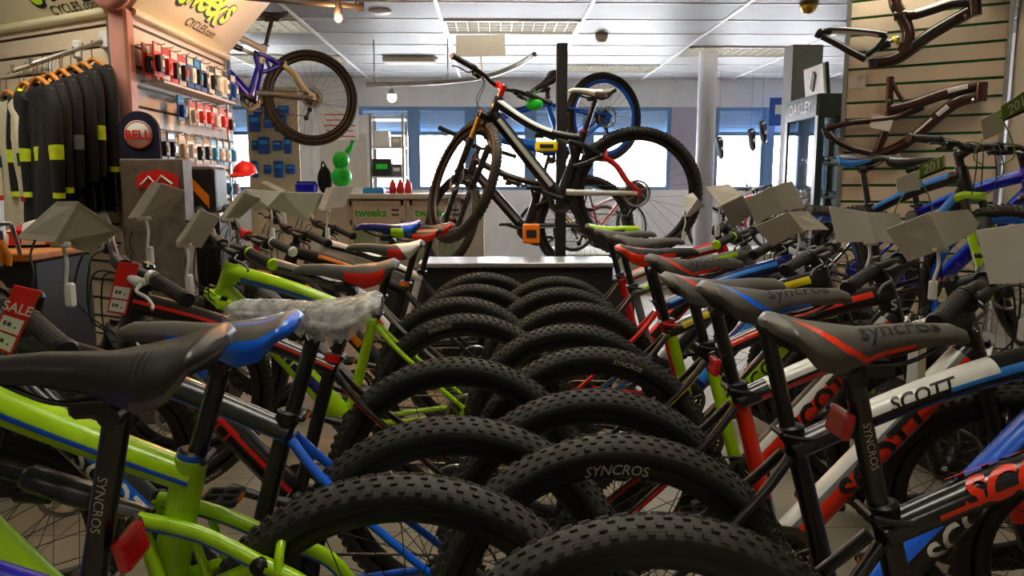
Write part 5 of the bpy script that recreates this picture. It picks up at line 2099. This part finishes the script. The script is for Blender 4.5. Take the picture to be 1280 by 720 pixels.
m.prism([(-.07, 0), (.07, 0), (.06, .10), (0, .125), (-.06, .10)], -.004, .004, 'tag_red', Matrix.Translation((.02, -.08, .0)) @ Matrix.Rotation(pi / 2 + .2, 4, 'X'))
m.tube([(-.19, .0, .07), (0, 0, .082)], .004, 6, 'steel')
cp = m.build('cap', None, (-1.63, 5.05, 1.27))
tag(cp, 'red peaked cap hung at the far end of the white slatwall', 'cap')


# ---- glove stand at the left
m = MB()
m.box((-2.13, 3.02, .46), (.86, .40, .92), 'box_black', bevel=.01)
m.box((-2.13, 3.0, .935), (.9, .46, .03), 'wood_hanger', bevel=.006)
gs = tag(m.build('glove_stand'), 'low dark stand with gloves along its front behind the left bikes', 'display stand')
MB().tube([(-2.54, 2.74, 1.06), (-1.72, 2.74, 1.06)], .008, 8, 'steel', ref=(0, 0, 1)).tube([(-2.54, 2.78, .94), (-2.54, 2.74, 1.06)], .008, 8, 'steel').tube([(-1.72, 2.78, .94), (-1.72, 2.74, 1.06)], .008, 8, 'steel').build('rail', gs)
GL = ['leftmost', 'second from left', 'third from left', 'fourth from left', 'fifth from left', 'rightmost']
for i in range(6):
    x = -2.44 + .132 * i
    m = MB()
    m.tube([(0, 0, 0), (0, 0, -.03), (0, -.004, -.075), (0, -.006, -.115)], [.032, .034, .046, .044], 14, 'cloth_orange', ry=1, fn=lambda t, u: 'cloth_navy' if t < .3 else 'cloth_orange', ref=(1, 0, 0))
    for k, (fx, ln) in enumerate(((-.034, .06), (-.012, .075), (.011, .072), (.033, .055))):
        m.tube(catmull([(fx * .8, -.006, -.10), (fx * 1.08, -.014, -.10 - ln * .55), (fx * 1.15, -.008, -.10 - ln)], 4), lambda t: lerp(.0115, .0085, t), 8, 'cloth_orange' if i % 2 == 0 else 'cloth_navy')
    m.tube(catmull([(.036, -.004, -.05), (.062, -.014, -.085), (.066, -.02, -.12)], 4), lambda t: lerp(.013, .009, t), 8, 'cloth_orange')
    m.tube([(0, .0, .0), (0, .0, .012)], .006, 6, 'ink')
    g = m.build('glove', None, (x, 2.725, 1.035))
    g.rotation_euler = (0, rnd.uniform(-.1, .1), rnd.uniform(-.3, .3))
    tag(g, 'orange and navy cycling glove, %s on the rail of the low stand' % GL[i], 'glove', 'gloves on the low stand')


def shoe(loc, rz, c1, c2, lab, rx=0.0, grp=None):
    m = MB()
    S = [0, .06, .15, .3, .45, .6, .75, .88, .96, 1]
    wd = [.012, .028, .034, .034, .036, .044, .048, .042, .028, .01]
    ht = [.06, .09, .10, .098, .085, .062, .05, .042, .034, .02]
    rows = []
    for s, w_, h in zip(S, wd, ht):
        rows.append([Vector((-.14 + .28 * s, w_ * cos(a) * (1 if sin(a) > 0 else 1.05), .012 + max(0, sin(a)) * h + min(0, sin(a)) * .012)) for a in np.linspace(0, 2 * pi, 16, endpoint=False)])
    m.grid(rows, lambda i, j: 'ink' if j > 8 else (c2 if i % 3 == 1 else c1), cv=True)
    m.add(rows[0], [list(range(16))], c1)
    m.add(rows[-1], [list(range(16))[::-1]], c1)
    for s in (.02, .05, .08):
        m.box((s - .02, 0, .075 - s * .25), (.018, .085 - s * .2, .006), c2, bevel=.002)
    o = m.build('cycling_shoe', None, loc)
    o.rotation_euler = (rx, 0, rz)
    return tag(o, lab, 'shoe', grp)


shoe((-2.40, 3.0, .95), rad(200), 'red', 'white_gloss', 'red and white cycling shoe at the left end of the low glove stand', 0, 'shoes on the glove stand')
shoe((-2.15, 3.02, .95), rad(215), 'tag_red', 'ink', 'red and black cycling shoe in the middle of the low glove stand', 0, 'shoes on the glove stand')
shoe((-1.88, 3.05, .95), rad(190), 'white_gloss', 'red', 'white cycling shoe with red straps on the low glove stand', 0, 'shoes on the glove stand')
# pairs hung in the far right window
for px, py, lab in ((898, 186, 'lower left black and white shoe hung in the far right window'), (938, 176, 'middle black and white shoe hung in the far right window'), (952, 166, 'upper right black and white shoe hung in the far right window')):
    q = P(px, py, 9.6)
    o = shoe(q, rad(20), 'ink', 'white_gloss', lab, 0, 'shoes hung in the window')
    o.rotation_euler = (0, rad(70), rad(30))
    mm = MB().tube([q + Vector((0, 0, .12)), Vector((q.x, q.y, CEIL))], .003, 5, 'steel')
    h_ = put_at(mm, 'cord', q)
    h_.parent = o
    h_.matrix_parent_inverse = o.matrix_basis.inverted()
    h_.location = q
# blue and white banner panel at the far right
q = P(978, 140, 9.9)
m = MB().box((q.x, 9.9, q.z), (.34, .02, .36), 'box_blue', bevel=.004)
m.box((q.x, 9.888, q.z + .03), (.2, .004, .12), 'box_white')
m.tube([(q.x, 9.9, q.z + .17), (q.x, 9.9, CEIL)], .004, 6, 'steel')
tag(m.build('hanging_sign'), 'small blue sign hanging left of the eyewear cabinet', 'sign')
# green bag tag on the display bike bar
q = P(668, 130, 4.75)
m = MB().ball(q, .045, 'green', 14, 10, (1.2, .6, .9))
m.tube([q + Vector((0, 0, .03)), q + Vector((0, 0, .09))], .003, 6, 'green')
tag(put_at(m, 'horn', q), 'bright green horn beside the platform bike\'s right grip', 'horn')

# bright packs hooked on the middle post
for (px, py, wd, h, mt, lab) in ((683, 183, .16, .07, 'yellow', 'flat yellow pack hooked on the middle black post'), (664, 292, .12, .14, 'orange', 'orange pack low on the middle black post')):
    q = P(px, py, 5.40)
    m = MB().box(q, (wd, .05, h), mt, bevel=.01)
    m.box(q + Vector((0, -.027, 0)), (wd * .6, .004, h * .4), 'ink')
    m.tube([q + Vector((wd * .4, 0, h * .3)), Vector((.46, 5.43, q.z + h * .3))], .005, 6, 'steel')
    tag(put_at(m, 'pack', q), lab, 'pack')
